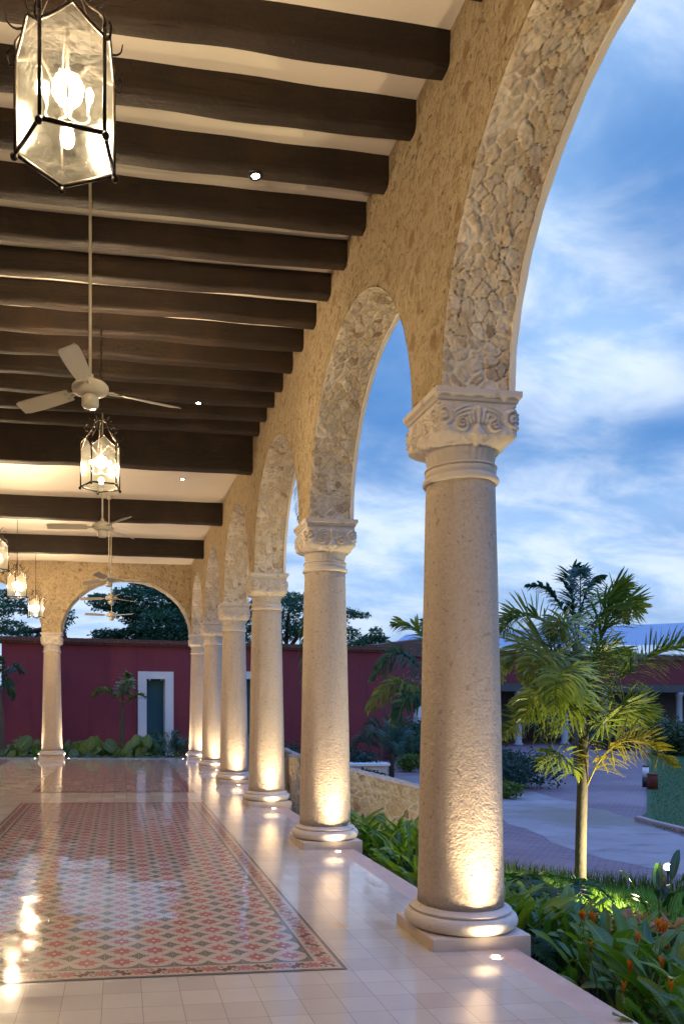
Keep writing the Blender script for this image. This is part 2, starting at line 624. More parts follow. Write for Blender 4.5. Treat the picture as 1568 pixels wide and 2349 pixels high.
def rug_border():
    m, t = new_mat('patterned_border_tiles')
    uvn = t.n('ShaderNodeTexCoord').outputs['UV']
    u, v, _ = t.sep(uvn)          # u along in tiles, v across 0 (outer) .. 1 (inner)
    cream = (.44, .34, .28); grey = (.10, .095, .095); rose = (.36, .10, .095); maroon = (.085, .022, .026)
    fu = t.math('FRACT', u)
    cu = t.math('SUBTRACT', fu, .5)
    par = t.math('SUBTRACT', t.math('MULTIPLY', t.math('FRACT', t.math('MULTIPLY', t.math('FLOOR', u), .5)), 4.), 1.)   # -1 / +1
    y = t.math('MULTIPLY', t.math('SUBTRACT', v, .51), .89)
    # flower at the joints
    ju = t.math('SUBTRACT', .5, t.math('ABSOLUTE', cu))
    rr = t.math('SQRT', t.math('ADD', t.math('POWER', ju, 2.), t.math('POWER', y, 2.)))
    ang = t.math('ARCTAN2', y, t.math('SUBTRACT', t.math('FRACT', t.math('ADD', u, .5)), .5))
    pet = t.math('ADD', .215, t.math('MULTIPLY', t.math('SINE', t.math('MULTIPLY', ang, 8.)), .035))
    fl = t.math('LESS_THAN', rr, pet)
    # leaf: wavy maroon body
    yy = t.math('MULTIPLY', y, par)
    wave = t.math('SUBTRACT', yy, t.math('MULTIPLY', t.math('SINE', t.math('MULTIPLY', cu, 9.)), .12))
    wid = t.math('MULTIPLY', t.math('SUBTRACT', .36, t.math('ABSOLUTE', cu)), t.math('ADD', .50, t.math('MULTIPLY', t.math('SINE', t.math('MULTIPLY', cu, 38.)), .17)))
    leaf = t.math('LESS_THAN', t.math('ABSOLUTE', wave), wid)
    # curled tendrils
    ring = lambda cx, cy, rad, th: t.math('LESS_THAN', t.math('ABSOLUTE', t.math('SUBTRACT', t.math('SQRT', t.math('ADD', t.math('POWER', t.math('SUBTRACT', cu, cx), 2.), t.math('POWER', t.math('SUBTRACT', yy, cy), 2.))), rad)), th)
    ten = t.math('MAXIMUM', ring(.22, -.13, .085, .022), ring(-.24, .15, .09, .022))
    c = t.mix(ten, cream, (.10, .07, .07))
    c = t.mix(leaf, c, maroon)
    c = t.mix(fl, c, rose)
    c = t.mix(t.math('LESS_THAN', rr, .06), c, (.10, .08, .09))
    band = t.math('MAXIMUM', t.math('LESS_THAN', v, .13), t.math('GREATER_THAN', v, .88))
    c = t.mix(band, c, grey)
    o = t.obj()
    gr = t.ss(t.math('ABSOLUTE', cu), .487, .496)
    c = t.mix(t.math('MULTIPLY', t.noise(o, 7, 5, .6), .25), c, (.40, .34, .29))
    c = t.mix(t.math('MULTIPLY', gr, .4), c, (.48, .42, .36))
    ro = t.math('ADD', .06, t.math('MULTIPLY', t.ss(t.noise(o, 3.1, 5, .6), .3, .8), .10))
    finish(t, c, ro, None, .24)
    M['border'] = m


def leaf_mat(name, a, b, trans=.35, rough=.45, midrib=None, scale=3.0):
    m, t = new_mat(name)
    o = t.obj()
    inf = t.n('ShaderNodeAttribute', attribute_name='shade').outputs['Fac']
    c = t.mix(inf, a, b)
    c = t.mix(t.math('MULTIPLY', t.noise(o, scale, 4), .4), c, tuple(x * .6 for x in a))
    if midrib:
        mr = t.n('ShaderNodeAttribute', attribute_name='rib').outputs['Fac']
        c = t.mix(t.math('MULTIPLY', t.ss(mr, .12, .02), .7), c, midrib)
        st = t.math('SINE', t.math('MULTIPLY', t.n('ShaderNodeAttribute', attribute_name='along').outputs['Fac'], 160.))
        c = t.mix(t.math('MULTIPLY', t.ss(st, .2, 1.), .12), c, tuple(x * 1.8 for x in b))
    tr = t.n('ShaderNodeBsdfTranslucent')
    t.put(tr.inputs['Color'], t.mix(1., c, (1.25, 1.35, .6), 'MULTIPLY'))

    def extra(bs):
        mx = t.n('ShaderNodeMixShader'); mx.inputs[0].default_value = trans
        t.link(bs.outputs[0], mx.inputs[1]); t.link(tr.outputs[0], mx.inputs[2])
        return mx.outputs[0]
    finish(t, c, rough, None, .4, extra)
    M[name] = m


def emit_mat(name, col, strength):
    m, t = new_mat(name)
    e = t.n('ShaderNodeEmission')
    t.put(e.inputs[0], col); e.inputs[1].default_value = strength
    o = t.n('ShaderNodeOutputMaterial'); t.link(e.outputs[0], o.inputs[0])
    M[name] = m


def glass_mat():
    m, t = new_mat('seeded_lantern_glass')
    o = t.obj()
    mp = t.n('ShaderNodeMapping'); mp.inputs['Scale'].default_value = (26, 26, 60); mp.inputs['Rotation'].default_value = (0.4, .25, 0)
    t.link(o, mp.inputs[0])
    n = t.noise(mp.outputs[0], 1.0, 5, .6, .8)
    sp = t.ss(t.voro(o, 130), .12, .3)
    f = t.math('ADD', t.math('MULTIPLY', t.ss(n, .3, .7), .006), .0012)
    f = t.math('ADD', f, t.math('MULTIPLY', t.math('SUBTRACT', 1., sp), .004))
    tr = t.n('ShaderNodeBsdfTransparent'); t.put(tr.inputs[0], (.97, 1., .96))
    tl = t.n('ShaderNodeBsdfTranslucent'); t.put(tl.inputs[0], (.92, .93, .84))
    df = t.n('ShaderNodeBsdfDiffuse'); t.put(df.inputs[0], (.75, .8, .72))
    m1 = t.n('ShaderNodeMixShader'); m1.inputs[0].default_value = .3
    t.link(tl.outputs[0], m1.inputs[1]); t.link(df.outputs[0], m1.inputs[2])
    gl = t.n('ShaderNodeBsdfGlossy'); gl.inputs['Roughness'].default_value = .12
    t.link(t.bump(n, .5, .004), gl.inputs['Normal'])
    rf = t.n('ShaderNodeBsdfRefraction'); t.put(rf.inputs['Color'], (.95, .97, .92))
    rf.inputs['IOR'].default_value = 1.04; t.put(rf.inputs['Roughness'], t.math('ADD', .22, t.math('MULTIPLY', n, .3)))
    t.link(t.bump(n, .6, .01), rf.inputs['Normal'])
    m0 = t.n('ShaderNodeMixShader'); m0.inputs[0].default_value = .40
    t.link(tr.outputs[0], m0.inputs[1]); t.link(rf.outputs[0], m0.inputs[2])
    m2 = t.n('ShaderNodeMixShader'); t.link(f, m2.inputs[0])
    t.link(m0.outputs[0], m2.inputs[1]); t.link(m1.outputs[0], m2.inputs[2])
    m3 = t.n('ShaderNodeMixShader'); m3.inputs[0].default_value = .05
    t.link(m2.outputs[0], m3.inputs[1]); t.link(gl.outputs[0], m3.inputs[2])
    out = t.n('ShaderNodeOutputMaterial'); t.link(m3.outputs[0], out.inputs[0])
    M['glass'] = m


def paver_mat():
    m, t = new_mat('pink_brick_paving')
    o = t.obj()
    mp = t.n('ShaderNodeMapping'); mp.inputs['Rotation'].default_value = (0, 0, R(38)); t.link(o, mp.inputs[0])
    br = t.n('ShaderNodeTexBrick')
    t.link(mp.outputs[0], br.inputs['Vector'])
    br.inputs['Color1'].default_value = (.20, .105, .105, 1); br.inputs['Color2'].default_value = (.27, .155, .15, 1)
    br.inputs['Mortar'].default_value = (.085, .06, .06, 1)
    br.inputs['Scale'].default_value = 2.2; br.inputs['Mortar Size'].default_value = .035
    br.inputs['Brick Width'].default_value = .55; br.inputs['Row Height'].default_value = .25
    n = t.noise(o, .35, 6, .6)
    c = t.mix(t.math('MULTIPLY', t.ss(n, .35, .75), .5), br.outputs[0], (.27, .21, .20))
    c = t.mix(t.math('MULTIPLY', t.noise(o, 6, 5), .25), c, (.17, .11, .10))
    rows = t.noise(t.vmath('MULTIPLY', mp.outputs[0], (.25, 3.2, 1)), 1.6, 4, .6)
    c = t.mix(t.math('MULTIPLY', t.ss(rows, .45, .7), .45), c, (.12, .075, .08))
    c = t.mix(t.math('MULTIPLY', t.ss(t.noise(o, .22, 4, .6), .5, .7), .5), c, (.34, .22, .20))
    finish(t, c, t.math('ADD', .55, t.math('MULTIPLY', n, .3)), t.bump(t.math('ADD', br.outputs['Fac'], t.math('MULTIPLY', t.noise(o, 12, 4), -.5)), .5, -.02), .35)
    M['paver'] = m


def sand_mat():
    m, t = new_mat('pale_dirt')
    o = t.obj()
    n = t.noise(o, .8, 6, .65)
    c = t.mix(n, (.19, .145, .125), (.43, .355, .31))
    wet = t.ss(t.math('ADD', t.vmath('DISTANCE', o, (11.2, 17.6, -1.15), out=1), t.math('MULTIPLY', t.math('SUBTRACT', t.noise(o, 1.4, 4), .5), 3.)), 2.6, 1.2)
    c = t.mix(t.math('MULTIPLY', wet, .7), c, (.14, .095, .075))
    track = t.ss(t.noise(t.vmath('MULTIPLY', o, (.45, 1.5, 1)), 1.5, 6, .7), .52, .66)
    c = t.mix(t.math('MULTIPLY', track, .65), c, (.20, .13, .115))
    h = t.math('ADD', n, t.math('MULTIPLY', t.noise(o, 9, 6, .7), .8))
    finish(t, c, t.math('SUBTRACT', .85, t.math('MULTIPLY', wet, .55)), t.bump(h, .7, .05), .3)
    M['sand'] = m


stone_column(); stone_carved(); wall_stone(); rubble(); rubble('old_rubble', 'weathered_rubble', .55); wood(); floor_mat(); rug_field(); rug_border(); glass_mat(); paver_mat(); sand_mat()
plaster('ceiling_plaster', (.78, .70, .60))
plaster('trim_plaster', (.74, .70, .64), .3)
m_, t_ = new_mat('maroon_paint')
o_ = t_.obj()
pa_ = t_.noise(o_, .45, 6, .62); st_ = t_.noise(t_.vmath('MULTIPLY', o_, (2.6, 2.6, .35)), 1., 5, .6)
c_ = t_.mix(pa_, (.14, .029, .038), (.24, .05, .058))
c_ = t_.mix(t_.math('MULTIPLY', t_.ss(st_, .5, .75), .45), c_, (.11, .026, .036))
c_ = t_.mix(t_.math('MULTIPLY', t_.ss(t_.noise(o_, 2.3, 5, .7), .62, .74), .3), c_, (.26, .08, .085))
finish(t_, c_, .85, t_.bump(t_.math('ADD', t_.noise(o_, 5, 4), t_.math('MULTIPLY', t_.noise(o_, 40, 4), .35)), .3, .02), .2)
M['maroon_paint'] = m_
plaster('white_frame', (.62, .62, .60), .3)
plaster('teal_paint', (.032, .085, .10), .2)
plaster('cream_wall', (.62, .52, .38), .2)
plaster('pavilion_wall', (.22, .19, .17), .2)
plaster('pavilion_column', (.34, .33, .34), .2)
simple('slab_stone', (.56, .46, .38), .55, .25, 5, .3, .006)
simple('iron', (.018, .014, .011), .45, .3, 20, .3, .003, metallic=.6)
simple('fan_paint', (.58, .53, .42), .28, .06, 10)
simple('brick_coping', (.13, .055, .038), .85, .35, 5, .6, .02)
simple('soil', (.035, .022, .014), .95, .4, 5, .6, .04)
m_, t_ = new_mat('soil_and_turf')
o_ = t_.obj(); x_, y_, z_ = t_.sep(o_)
edge_ = t_.math('ADD', t_.math('SUBTRACT', x_, t_.math('ADD', 3.3, t_.math('MULTIPLY', t_.math('MAXIMUM', t_.math('SUBTRACT', 7.6, y_), 0.), .55))), t_.math('MULTIPLY', t_.math('SUBTRACT', t_.noise(o_, 3, 4), .5), .6))
nn_ = t_.noise(o_, 14, 5, .65)
c_ = t_.mix(t_.ss(edge_, 0., .25), t_.mix(nn_, (.02, .013, .008), (.05, .032, .02)), t_.mix(nn_, (.045, .11, .015), (.11, .22, .03)))
finish(t_, c_, .95, t_.bump(nn_, .8, .04), .2)
M['turf'] = m_
simple('lawn_ground', (.032, .08, .018), .9, .4, 3, .8, .05)
simple('kerb_stone', (.34, .25, .21), .7, .2, 4, .3, .01)
simple('palm_trunk', (.072, .066, .055), .8, .35, 6, .5, .02)
simple('bark', (.06, .042, .028), .9, .35, 6, .7, .03)
simple('metal_roof', (.34, .40, .46), .5, .08, 1.2)
simple('concrete', (.085, .08, .08), .85, .2, 2, .2, .01)
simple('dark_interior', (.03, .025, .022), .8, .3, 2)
simple('white_metal', (.70, .70, .68), .5, .05, 4)
simple('black_metal', (.015, .015, .016), .5, .1, 4)
simple('rust_red', (.16, .035, .02), .6, .25, 5, .3, .01)
simple('door_wood', (.05, .02, .016), .6, .3, 4)
simple('window_glass', (.012, .014, .016), .08, .1, 4, spec=.6)
simple('car_paint', (.05, .03, .12), .3, .1, 2)
leaf_mat('heliconia_leaf', (.022, .095, .012), (.12, .235, .025), .3, .38, (.16, .25, .06))
leaf_mat('heliconia_lit', (.06, .14, .012), (.20, .30, .03), .35, .4, (.25, .32, .08))  # yellower copy: warm lamplight painted into the green of some leaves
leaf_mat('dry_leaf', (.10, .06, .025), (.22, .14, .06), .2, .7)
leaf_mat('ear_leaf', (.045, .10, .015), (.17, .23, .03), .35, .5, (.22, .30, .08))
leaf_mat('palm_leaf', (.07, .12, .022), (.23, .27, .055), .3, .45)
leaf_mat('palm_leaf_dark', (.022, .075, .045), (.05, .125, .065), .25, .5)
leaf_mat('lamplit_leaf', (.16, .15, .015), (.34, .27, .02), .35, .5)  # warm spotlight on the low palm frond, painted in as yellow
leaf_mat('tree_leaf', (.022, .08, .045), (.07, .17, .08), .25, .55)
leaf_mat('croton_leaf', (.28, .10, .03), (.48, .25, .07), .3, .45, (.45, .28, .08))
leaf_mat('dark_leaf', (.012, .035, .012), (.025, .06, .02), .2, .4, (.06, .09, .03))
leaf_mat('shrub_leaf', (.010, .040, .028), (.030, .075, .045), .2, .55)
leaf_mat('lime_leaf', (.06, .11, .01), (.13, .19, .02), .3, .5)
leaf_mat('flower_orange', (.55, .13, .01), (.75, .24, .02), .3, .5)
leaf_mat('lawn_blade', (.03, .09, .018), (.075, .16, .03), .3, .5)
leaf_mat('grass_blade', (.08, .18, .02), (.19, .34, .04), .35, .5)
emit_mat('bulb_glow', (1, .80, .52), 30)
emit_mat('downlight_glow', (1, .82, .58), 60)
emit_mat('uplight_glow', (1, .80, .50), 60)
emit_mat('garden_lamp_glow', (1, .86, .55), 90)
emit_mat('car_lamp', (1, .25, .35), 3)


def lamp(kind, name, loc, energy, color=WARM, parent=None, size=.03, spot=None, blend=.6, target=None):
    d = bpy.data.lights.new(name, kind)
    d.energy = energy
    d.color = color
    d.shadow_soft_size = size
    if kind == 'SPOT':
        d.spot_size = R(spot); d.spot_blend = blend
    o = bpy.data.objects.new(name, d)
    COL.objects.link(o)
    o.location = loc
    if target is not None:
        dv = Vector(target) - Vector(loc)
        o.rotation_euler = dv.to_track_quat('-Z', 'Y').to_euler()
    if parent is not None:
        o.parent = parent
        KIDS.setdefault(parent.name, []).append(o)
    return o


def fz(x):
    """the terrace floor falls slightly towards the garden"""
    return .014 * (2.235 - x)


COLX = 2.235
COLY = [4.965 + 3.515 * k for k in range(-2, 6)]     # -2.065 ... 22.54
XW0, XW1 = 1.995, 2.445
YW0, YW1 = 22.31, 22.76
ZS = 3.531
LX, RX, BY, EY = -6.2, 2.465, -2.5, 22.86

# ------------------------------------------------------------------ terrace floor, tile carpets
f = MB()
xs = [LX, -4, -2, 0, 2.0, RX]
for i in range(len(xs) - 1):
    a, b = xs[i], xs[i + 1]
    f.add([(a, BY, fz(a)), (b, BY, fz(b)), (b, EY, fz(b)), (a, EY, fz(a))], [(0, 1, 2, 3)])
f.add([(RX, BY, fz(RX)), (RX, EY, fz(RX)), (RX, EY, -.14), (RX, BY, -.14)], [(0, 1, 2, 3)])
f.add([(RX, EY, fz(RX)), (LX, EY, fz(LX)), (LX, EY, -.14), (RX, EY, -.14)], [(0, 1, 2, 3)])
f.build('floor', M['floor'], kind='structure', label='polished cream tile floor of the arcade terrace')
f = MB()
f.box(LX, RX - .04, BY, EY - .04, -1.3, -.142)
f.build('terrace_base', M['rubble'], kind='structure', label='stone base under the terrace floor')


def rug(x0, nx, y0, ny, label):
    t_ = .2; bw = .177
    V = []; F = []; UV = []; MI = []

    def quad(xa, xb, ya, yb, uv, mi):
        b = len(V)
        V.extend([(xa, ya, fz(xa) + .004), (xb, ya, fz(xb) + .004), (xb, yb, fz(xb) + .004), (xa, yb, fz(xa) + .004)])
        F.append((b, b + 1, b + 2, b + 3)); UV.extend(uv); MI.append(mi)
    x1 = x0 + nx * t_; y1 = y0 + ny * t_
    quad(x0, x1, y0, y1, [(0, 0), (nx, 0), (nx, ny), (0, ny)], 0)
    e = bw / t_
    # mitred borders
    def poly(ps, uv):
        b = len(V)
        V.extend([(x, y, fz(x) + .004) for x, y in ps]); F.append(tuple(range(b, b + 4))); UV.extend(uv); MI.append(1)
    poly([(x0 - bw, y0 - bw), (x1 + bw, y0 - bw), (x1, y0), (x0, y0)], [(-e, 0), (nx + e, 0), (nx, 1), (0, 1)])
    poly([(x1 + bw, y0 - bw), (x1 + bw, y1 + bw), (x1, y1), (x1, y0)], [(-e, 0), (ny + e, 0), (ny, 1), (0, 1)])
    poly([(x1 + bw, y1 + bw), (x0 - bw, y1 + bw), (x0, y1), (x1, y1)], [(-e, 0), (nx + e, 0), (nx, 1), (0, 1)])
    poly([(x0 - bw, y1 + bw), (x0 - bw, y0 - bw), (x0, y0), (x0, y1)], [(-e, 0), (ny + e, 0), (ny, 1), (0, 1)])
    me = bpy.data.meshes.new('tile_carpet')
    me.from_pydata(V, [], F)
    uvl = me.uv_layers.new(name='UVMap')
    for i, c in enumerate(UV):
        uvl.data[i].uv = c
    me.materials.append(M['rug']); me.materials.append(M['border'])
    me.polygons.foreach_set('material_index', MI)
    me.update()
    o = bpy.data.objects.new('tile_carpet', me)
    link(o)
    tag(o, label, None, 'patterned tile carpets in the floor', 'structure')


rug(-1.287, 12, 4.569, 38, 'large rose and grey patterned tile carpet nearest the camera')
rug(-1.287, 12, 13.95, 39, 'rose and grey patterned tile carpet before the end arch')
rug(-5.45, 12, 13.95, 39, 'patterned tile carpet at the left edge of the terrace')

# ------------------------------------------------------------------ rubble surfaces


def voro_np(U, V, cell, seed):
    g = np.random.default_rng(seed)
    T = g.random((97, 89, 3))
    iu = np.floor(U / cell).astype(int); iv = np.floor(V / cell).astype(int)
    F1 = np.full(U.shape, 9e9); F2 = np.full(U.shape, 9e9); ID = np.zeros(U.shape)
    for a in (-1, 0, 1):
        for b in (-1, 0, 1):
            r = T[(iu + a) % 97, (iv + b) % 89]
            pu = (iu + a + .1 + .8 * r[..., 0]) * cell; pv = (iv + b + .1 + .8 * r[..., 1]) * cell
            d = np.hypot(U - pu, V - pv)
            n1 = d < F1
            F2 = np.where(n1, F1, np.minimum(F2, d))
            ID = np.where(n1, r[..., 2], ID)
            F1 = np.where(n1, d, F1)
    return F1, F2, ID


def vnoise(U, V, s, seed):
    g = np.random.default_rng(seed); T = g.random((64, 64))
    u = U / s; v = V / s
    i = np.floor(u).astype(int); j = np.floor(v).astype(int); a = u - i; b = v - j
    a = a * a * (3 - 2 * a); b = b * b * (3 - 2 * b)
    q = lambda x, y: T[x % 64, y % 64]
    return (q(i, j) * (1 - a) + q(i + 1, j) * a) * (1 - b) + (q(i, j + 1) * (1 - a) + q(i + 1, j + 1) * a) * b


def rubble_field(U, V, cell, seed, mort_bias=.0):
    Uw = U + (vnoise(U, V, .045, seed + 1) - .5) * .026 + (vnoise(U, V, .24, seed + 11) - .5) * .13
    Vw = V + (vnoise(U, V, .045, seed + 2) - .5) * .026 + (vnoise(U, V, .24, seed + 12) - .5) * .13
    F1, F2, ID = voro_np(Uw, Vw, cell, seed)
    e = (F2 - F1) / cell
    patch = vnoise(U, V, .35, seed + 3)
    gap = .015 + .15 * np.clip((patch + mort_bias - .5) * 3, 0, 1)
    st = np.clip((e - gap) / .06, 0, 1); st = st * st * (3 - 2 * st)
    r2 = (ID * 7.31) % 1
    h = st * (.005 + .010 * r2)
    # stones are flat faced and each tips its own way, with chipped edges
    f1 = np.sin(ID * 40); f2 = np.cos(ID * 97)
    h = h + st * (.16 * F1 * f1 * ((r2 > .4) * .6))
    h = h + .009 * (vnoise(U, V, .022, seed + 4) - .5) + .008 * (vnoise(U, V, .010, seed + 6) - .5) + .004 * (vnoise(U, V, .10, seed + 5) - .5)
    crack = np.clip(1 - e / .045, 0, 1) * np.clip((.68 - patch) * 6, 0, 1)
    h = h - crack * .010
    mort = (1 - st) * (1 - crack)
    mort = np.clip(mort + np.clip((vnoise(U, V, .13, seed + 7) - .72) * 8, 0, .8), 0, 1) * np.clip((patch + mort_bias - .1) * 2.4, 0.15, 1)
    return h, ID, mort - crack * .9 * (1 - mort)  # negative values mark cracks whose shade is painted in


def grid_faces(nu, nv, closed=False):
    i = np.arange(nu if closed else nu - 1)[:, None]; j = np.arange(nv - 1)[None, :]
    i2 = (i + 1) % nu
    return np.stack([i * nv + j, i2 * nv + j, i2 * nv + j + 1, i * nv + j + 1], -1).reshape(-1, 4)


def soffit_mesh(rx, rz, wid, seed, step=.008):
    """arch lining around u=0, rising from z=0; w from 0 to wid"""
    th = np.linspace(0, math.pi, 1200)
    px_, pz_ = rx * np.cos(th), rz * np.sin(th)
    L = np.r_[0, np.cumsum(np.hypot(np.diff(px_), np.diff(pz_)))]
    nu = int(L[-1] / step); nv = int(wid / step)
    s_ = np.linspace(0, L[-1], nu); t_ = np.interp(s_, L, th)
    wv = np.linspace(0, wid, nv)
    U, W = np.meshgrid(s_, wv, indexing='ij')
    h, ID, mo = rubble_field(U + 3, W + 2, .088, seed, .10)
    taper = np.clip(np.minimum(W, wid - W) / .012, 0, 1)
    h = h * (.25 + .75 * taper) + .004
    T = t_[:, None]
    nx = np.cos(T) / rx; nz = np.sin(T) / rz; nn = np.hypot(nx, nz)
    X = rx * np.cos(T) - nx / nn * h; Z = rz * np.sin(T) - nz / nn * h
    return np.stack([X, W, Z], -1), ID.ravel(), mo.ravel()


def arch_wall(name, label, spans, u0, u1, w0, w1, rx, rz, ztop, mapf, seed, soff_label):
    """spans: list of arch centres along u.  mapf(u, w, z) -> world"""
    root = thing(name, label, 'arcade wall')
    us = []
    for c in spans:
        us += list(c - rx * np.cos(np.linspace(0, math.pi, 81)))
    us = sorted(set([round(x, 4) for x in us + [u0, u1] if u0 <= x <= u1]))

    def zlow(u):
        for c in spans:
            if abs(u - c) < rx:
                return ZS + rz * math.sqrt(max(0, 1 - ((u - c) / rx) ** 2))
        return ZS
    g = MB()
    n = len(us)
    low = [zlow(u) for u in us]
    for wi, (ww) in enumerate((w0, w1)):
        vs = []
        for u, z in zip(us, low):
            jit = .006 * math.sin(u * 61 + 1.3) * math.sin(u * 23)
            vs.append(mapf(u, ww, z + (jit if z > ZS + .01 else 0))); vs.append(mapf(u, ww, ztop))
        g.add(vs, [((2 * i, 2 * i + 2, 2 * i + 3, 2 * i + 1) if wi == 0 else (2 * i + 1, 2 * i + 3, 2 * i + 2, 2 * i)) for i in range(n - 1)])
    vs = []
    for u, z in zip(us, low):
        vs.append(mapf(u, w0, z)); vs.append(mapf(u, w1, z))
    g.add(vs, [(2 * i, 2 * i + 1, 2 * i + 3, 2 * i + 2) for i in range(n - 1)])
    for u in (u0, u1):
        g.add([mapf(u, w0, zlow(u)), mapf(u, w1, zlow(u)), mapf(u, w1, ztop), mapf(u, w0, ztop)], [(0, 1, 2, 3)])
    g.add([mapf(u0, w0, ztop), mapf(u1, w0, ztop), mapf(u1, w1, ztop), mapf(u0, w1, ztop)], [(0, 1, 2, 3)])
    g.build('wall_face', M['wall'], root)
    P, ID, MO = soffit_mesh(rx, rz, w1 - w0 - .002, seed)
    nu, nv = P.shape[:2]
    F = grid_faces(nu, nv)
    base = None
    for c in spans:
        Q = np.array([mapf(c + 0, w0 + .001, ZS)])[0]
        if base is None:
            W = np.array(mapf(0., 0., 0.)); eu = np.array(mapf(1., 0., 0.)) - W; ew = np.array(mapf(0., 1., 0.)) - W
            VV = P[..., 0:1] * eu + P[..., 1:2] * ew + P[..., 2:3] * np.array((0, 0, 1.))
            base = np_mesh('arch_soffit', VV.reshape(-1, 3), F, M['rubble'], root, True, {'tone': ID, 'mortar_crack_shade': MO})
            base['label'] = soff_label
            o = base
        else:
            o = base.copy(); link(o, root)
        o.location = tuple(Q)
        # smooth plaster band along the outer edge
        b = MB()
        m = 64
        vs = []
        for i in range(m + 1):
            a = math.pi * i / m
            for (dr, ww) in ((-.034, w1 - .004), (-.034, w1 + .034), (.10, w1 + .034), (.10, w1 + .001)):
                jj = .004 * math.sin(i * 1.7 + seed) + .003 * math.sin(i * .6)
                vs.append(mapf(c + (rx + dr + jj) * math.cos(a), ww, ZS + .001 + (rz + dr + jj) * math.sin(a)))
        fs = []
        for i in range(m):
            for k in range(4):
                k2 = (k + 1) % 4
                fs.append((i * 4 + k, i * 4 + k2, (i + 1) * 4 + k2, (i + 1) * 4 + k))
        b.add(vs, fs)
        shade_by_angle(b.build('arch_trim', M['trim_plaster'], root), 50)
    return root


side_spans = [(COLY[k] + COLY[k + 1]) / 2 for k in range(len(COLY) - 1)]
arch_wall('arcade_wall', 'long ochre stone wall of arches running along the garden side', side_spans, COLY[0] - .25, YW1 + .02, XW0, XW1, 1.507, 1.50, 5.80,
          lambda u, w_, z: (w_, u, z), 21, 'rubble stone lining under the arch')
arch_wall('arcade_wall', 'ochre stone wall with wide arches closing the far end of the terrace', [-3.89, .2], LX, XW0 - .003, YW0, YW1, 1.79, 1.535, 5.80,
          lambda u, w_, z: (u, w_, z), 57, 'rubble stone lining under the arch')

# ------------------------------------------------------------------ columns


def capital_mesh():
    nth, nv = 256, 90
    th = np.linspace(0, 2 * math.pi, nth, endpoint=False)
    v = np.linspace(0, 1, nv)
    TH, V = np.meshgrid(th, v, indexing='ij')
    sm = lambda x, a, b: (lambda q: q * q * (3 - 2 * q))(np.clip((x - a) / (b - a), 0, 1))
    Rr = .212 + .012 * sm(V, 0, .25) + .042 * sm(V, .22, .48) + .006 * sm(V, .5, .9)
    nexp = 2 + 7.5 * sm(V, .26, .5)
    c_, s_ = np.abs(np.cos(TH)), np.abs(np.sin(TH))
    rad = Rr * (c_ ** nexp + s_ ** nexp) ** (-1 / nexp)
    # face coordinate
    q = ((TH + math.pi / 4) % (math.pi / 2)) - math.pi / 4
    S = np.tan(q) * .97
    t = (V - .44) / .56
    h = np.zeros_like(S)

    def spiral(cx, cy, r0, sgn, amp, turns=2.2):
        dx_ = (S - cx); dy_ = (t - cy) * .62
        r = np.hypot(dx_, dy_); a = np.arctan2(dy_, dx_ * sgn)
        ph = r / r0 * turns - a / (2 * math.pi)
        w_ = sm(r, r0 * 1.05, r0 * .85)
        return w_, (amp * (.45 + .55 * np.cos(2 * math.pi * ph)) + amp * .5 * sm(r, r0, 0))
    for sgn in (-1, 1):
        for (cx, cy, r0, amp) in ((.80, .60, .25, .026), (.38, .34, .17, .022)):
            w_, hh = spiral(cx * sgn, cy, r0, sgn, amp)
            h = np.maximum(h, w_ * hh)
        # acanthus blades sweeping from the middle to the corner volute
        for k in range(4):
            y0 = (t - (1.0 - .17 * k)) + 1.15 * (S * sgn - .05 - .04 * k) ** 2
            strip = np.exp(-(y0 / .04) ** 2) * sm(S * sgn, .10, .2) * sm(S * sgn, .66 - .07 * k, .5 - .07 * k)
            h = np.maximum(h, .014 * strip)
        # fat ribbed lobe under the corner volute
        lob = np.exp(-(((S * sgn - .74) / .27) ** 2 + ((t - .12) / .2) ** 2))
        rid = .5 + .5 * np.cos((S * sgn - .74) * 34 + (t - .3) * 8 * sgn)
        h = h + lob * (.022 + .008 * rid)
        # fan of the middle palmette
        for k in range(1, 3):
            ax_ = S * sgn - .10 * k * (.35 + np.clip(t, 0, 1.2)) - .02
            blade = np.exp(-(ax_ / .035) ** 2) * sm(t, .30, .42) * sm(t, 1.02 - .12 * k, .88 - .12 * k)
            h = np.maximum(h, .018 * blade)
    blade = np.exp(-(S / .045) ** 2) * sm(t, .25, .4) * sm(t, 1.0, .85)
    h = np.maximum(h, .022 * blade)
    loz = 1 - (np.abs(S) / .21 + np.abs(t - .0) / .42)
    h = np.maximum(h, .026 * sm(loz, 0., .5) + .006 * (loz > 0) )
    h = np.where(t > .93, h * .3, h)
    # pointed leaf tips round the bell
    uu = (TH / (2 * math.pi) * 16) % 1
    tip = np.abs(uu - .5) * 2
    arc = V - (.30 + .13 * tip ** 1.4)
    h = h + .013 * np.exp(-(arc / .022) ** 2) * (V < .5)
    h = h + .006 * sm(arc, .0, .03) * sm(V, .5, .42)
    flute = np.abs(np.cos(TH * 16))
    h = h + .004 * flute * sm(V, .30, .2)
    h = h * sm(V, 0, .03)
    rad = rad + h
    X = (rad - .10 * h) * np.cos(TH); Y = (rad - .10 * h) * np.sin(TH); Z = 3.100 + V * (3.432 - 3.100)
    return np.stack([X, Y, Z], -1)


CAP = capital_mesh()


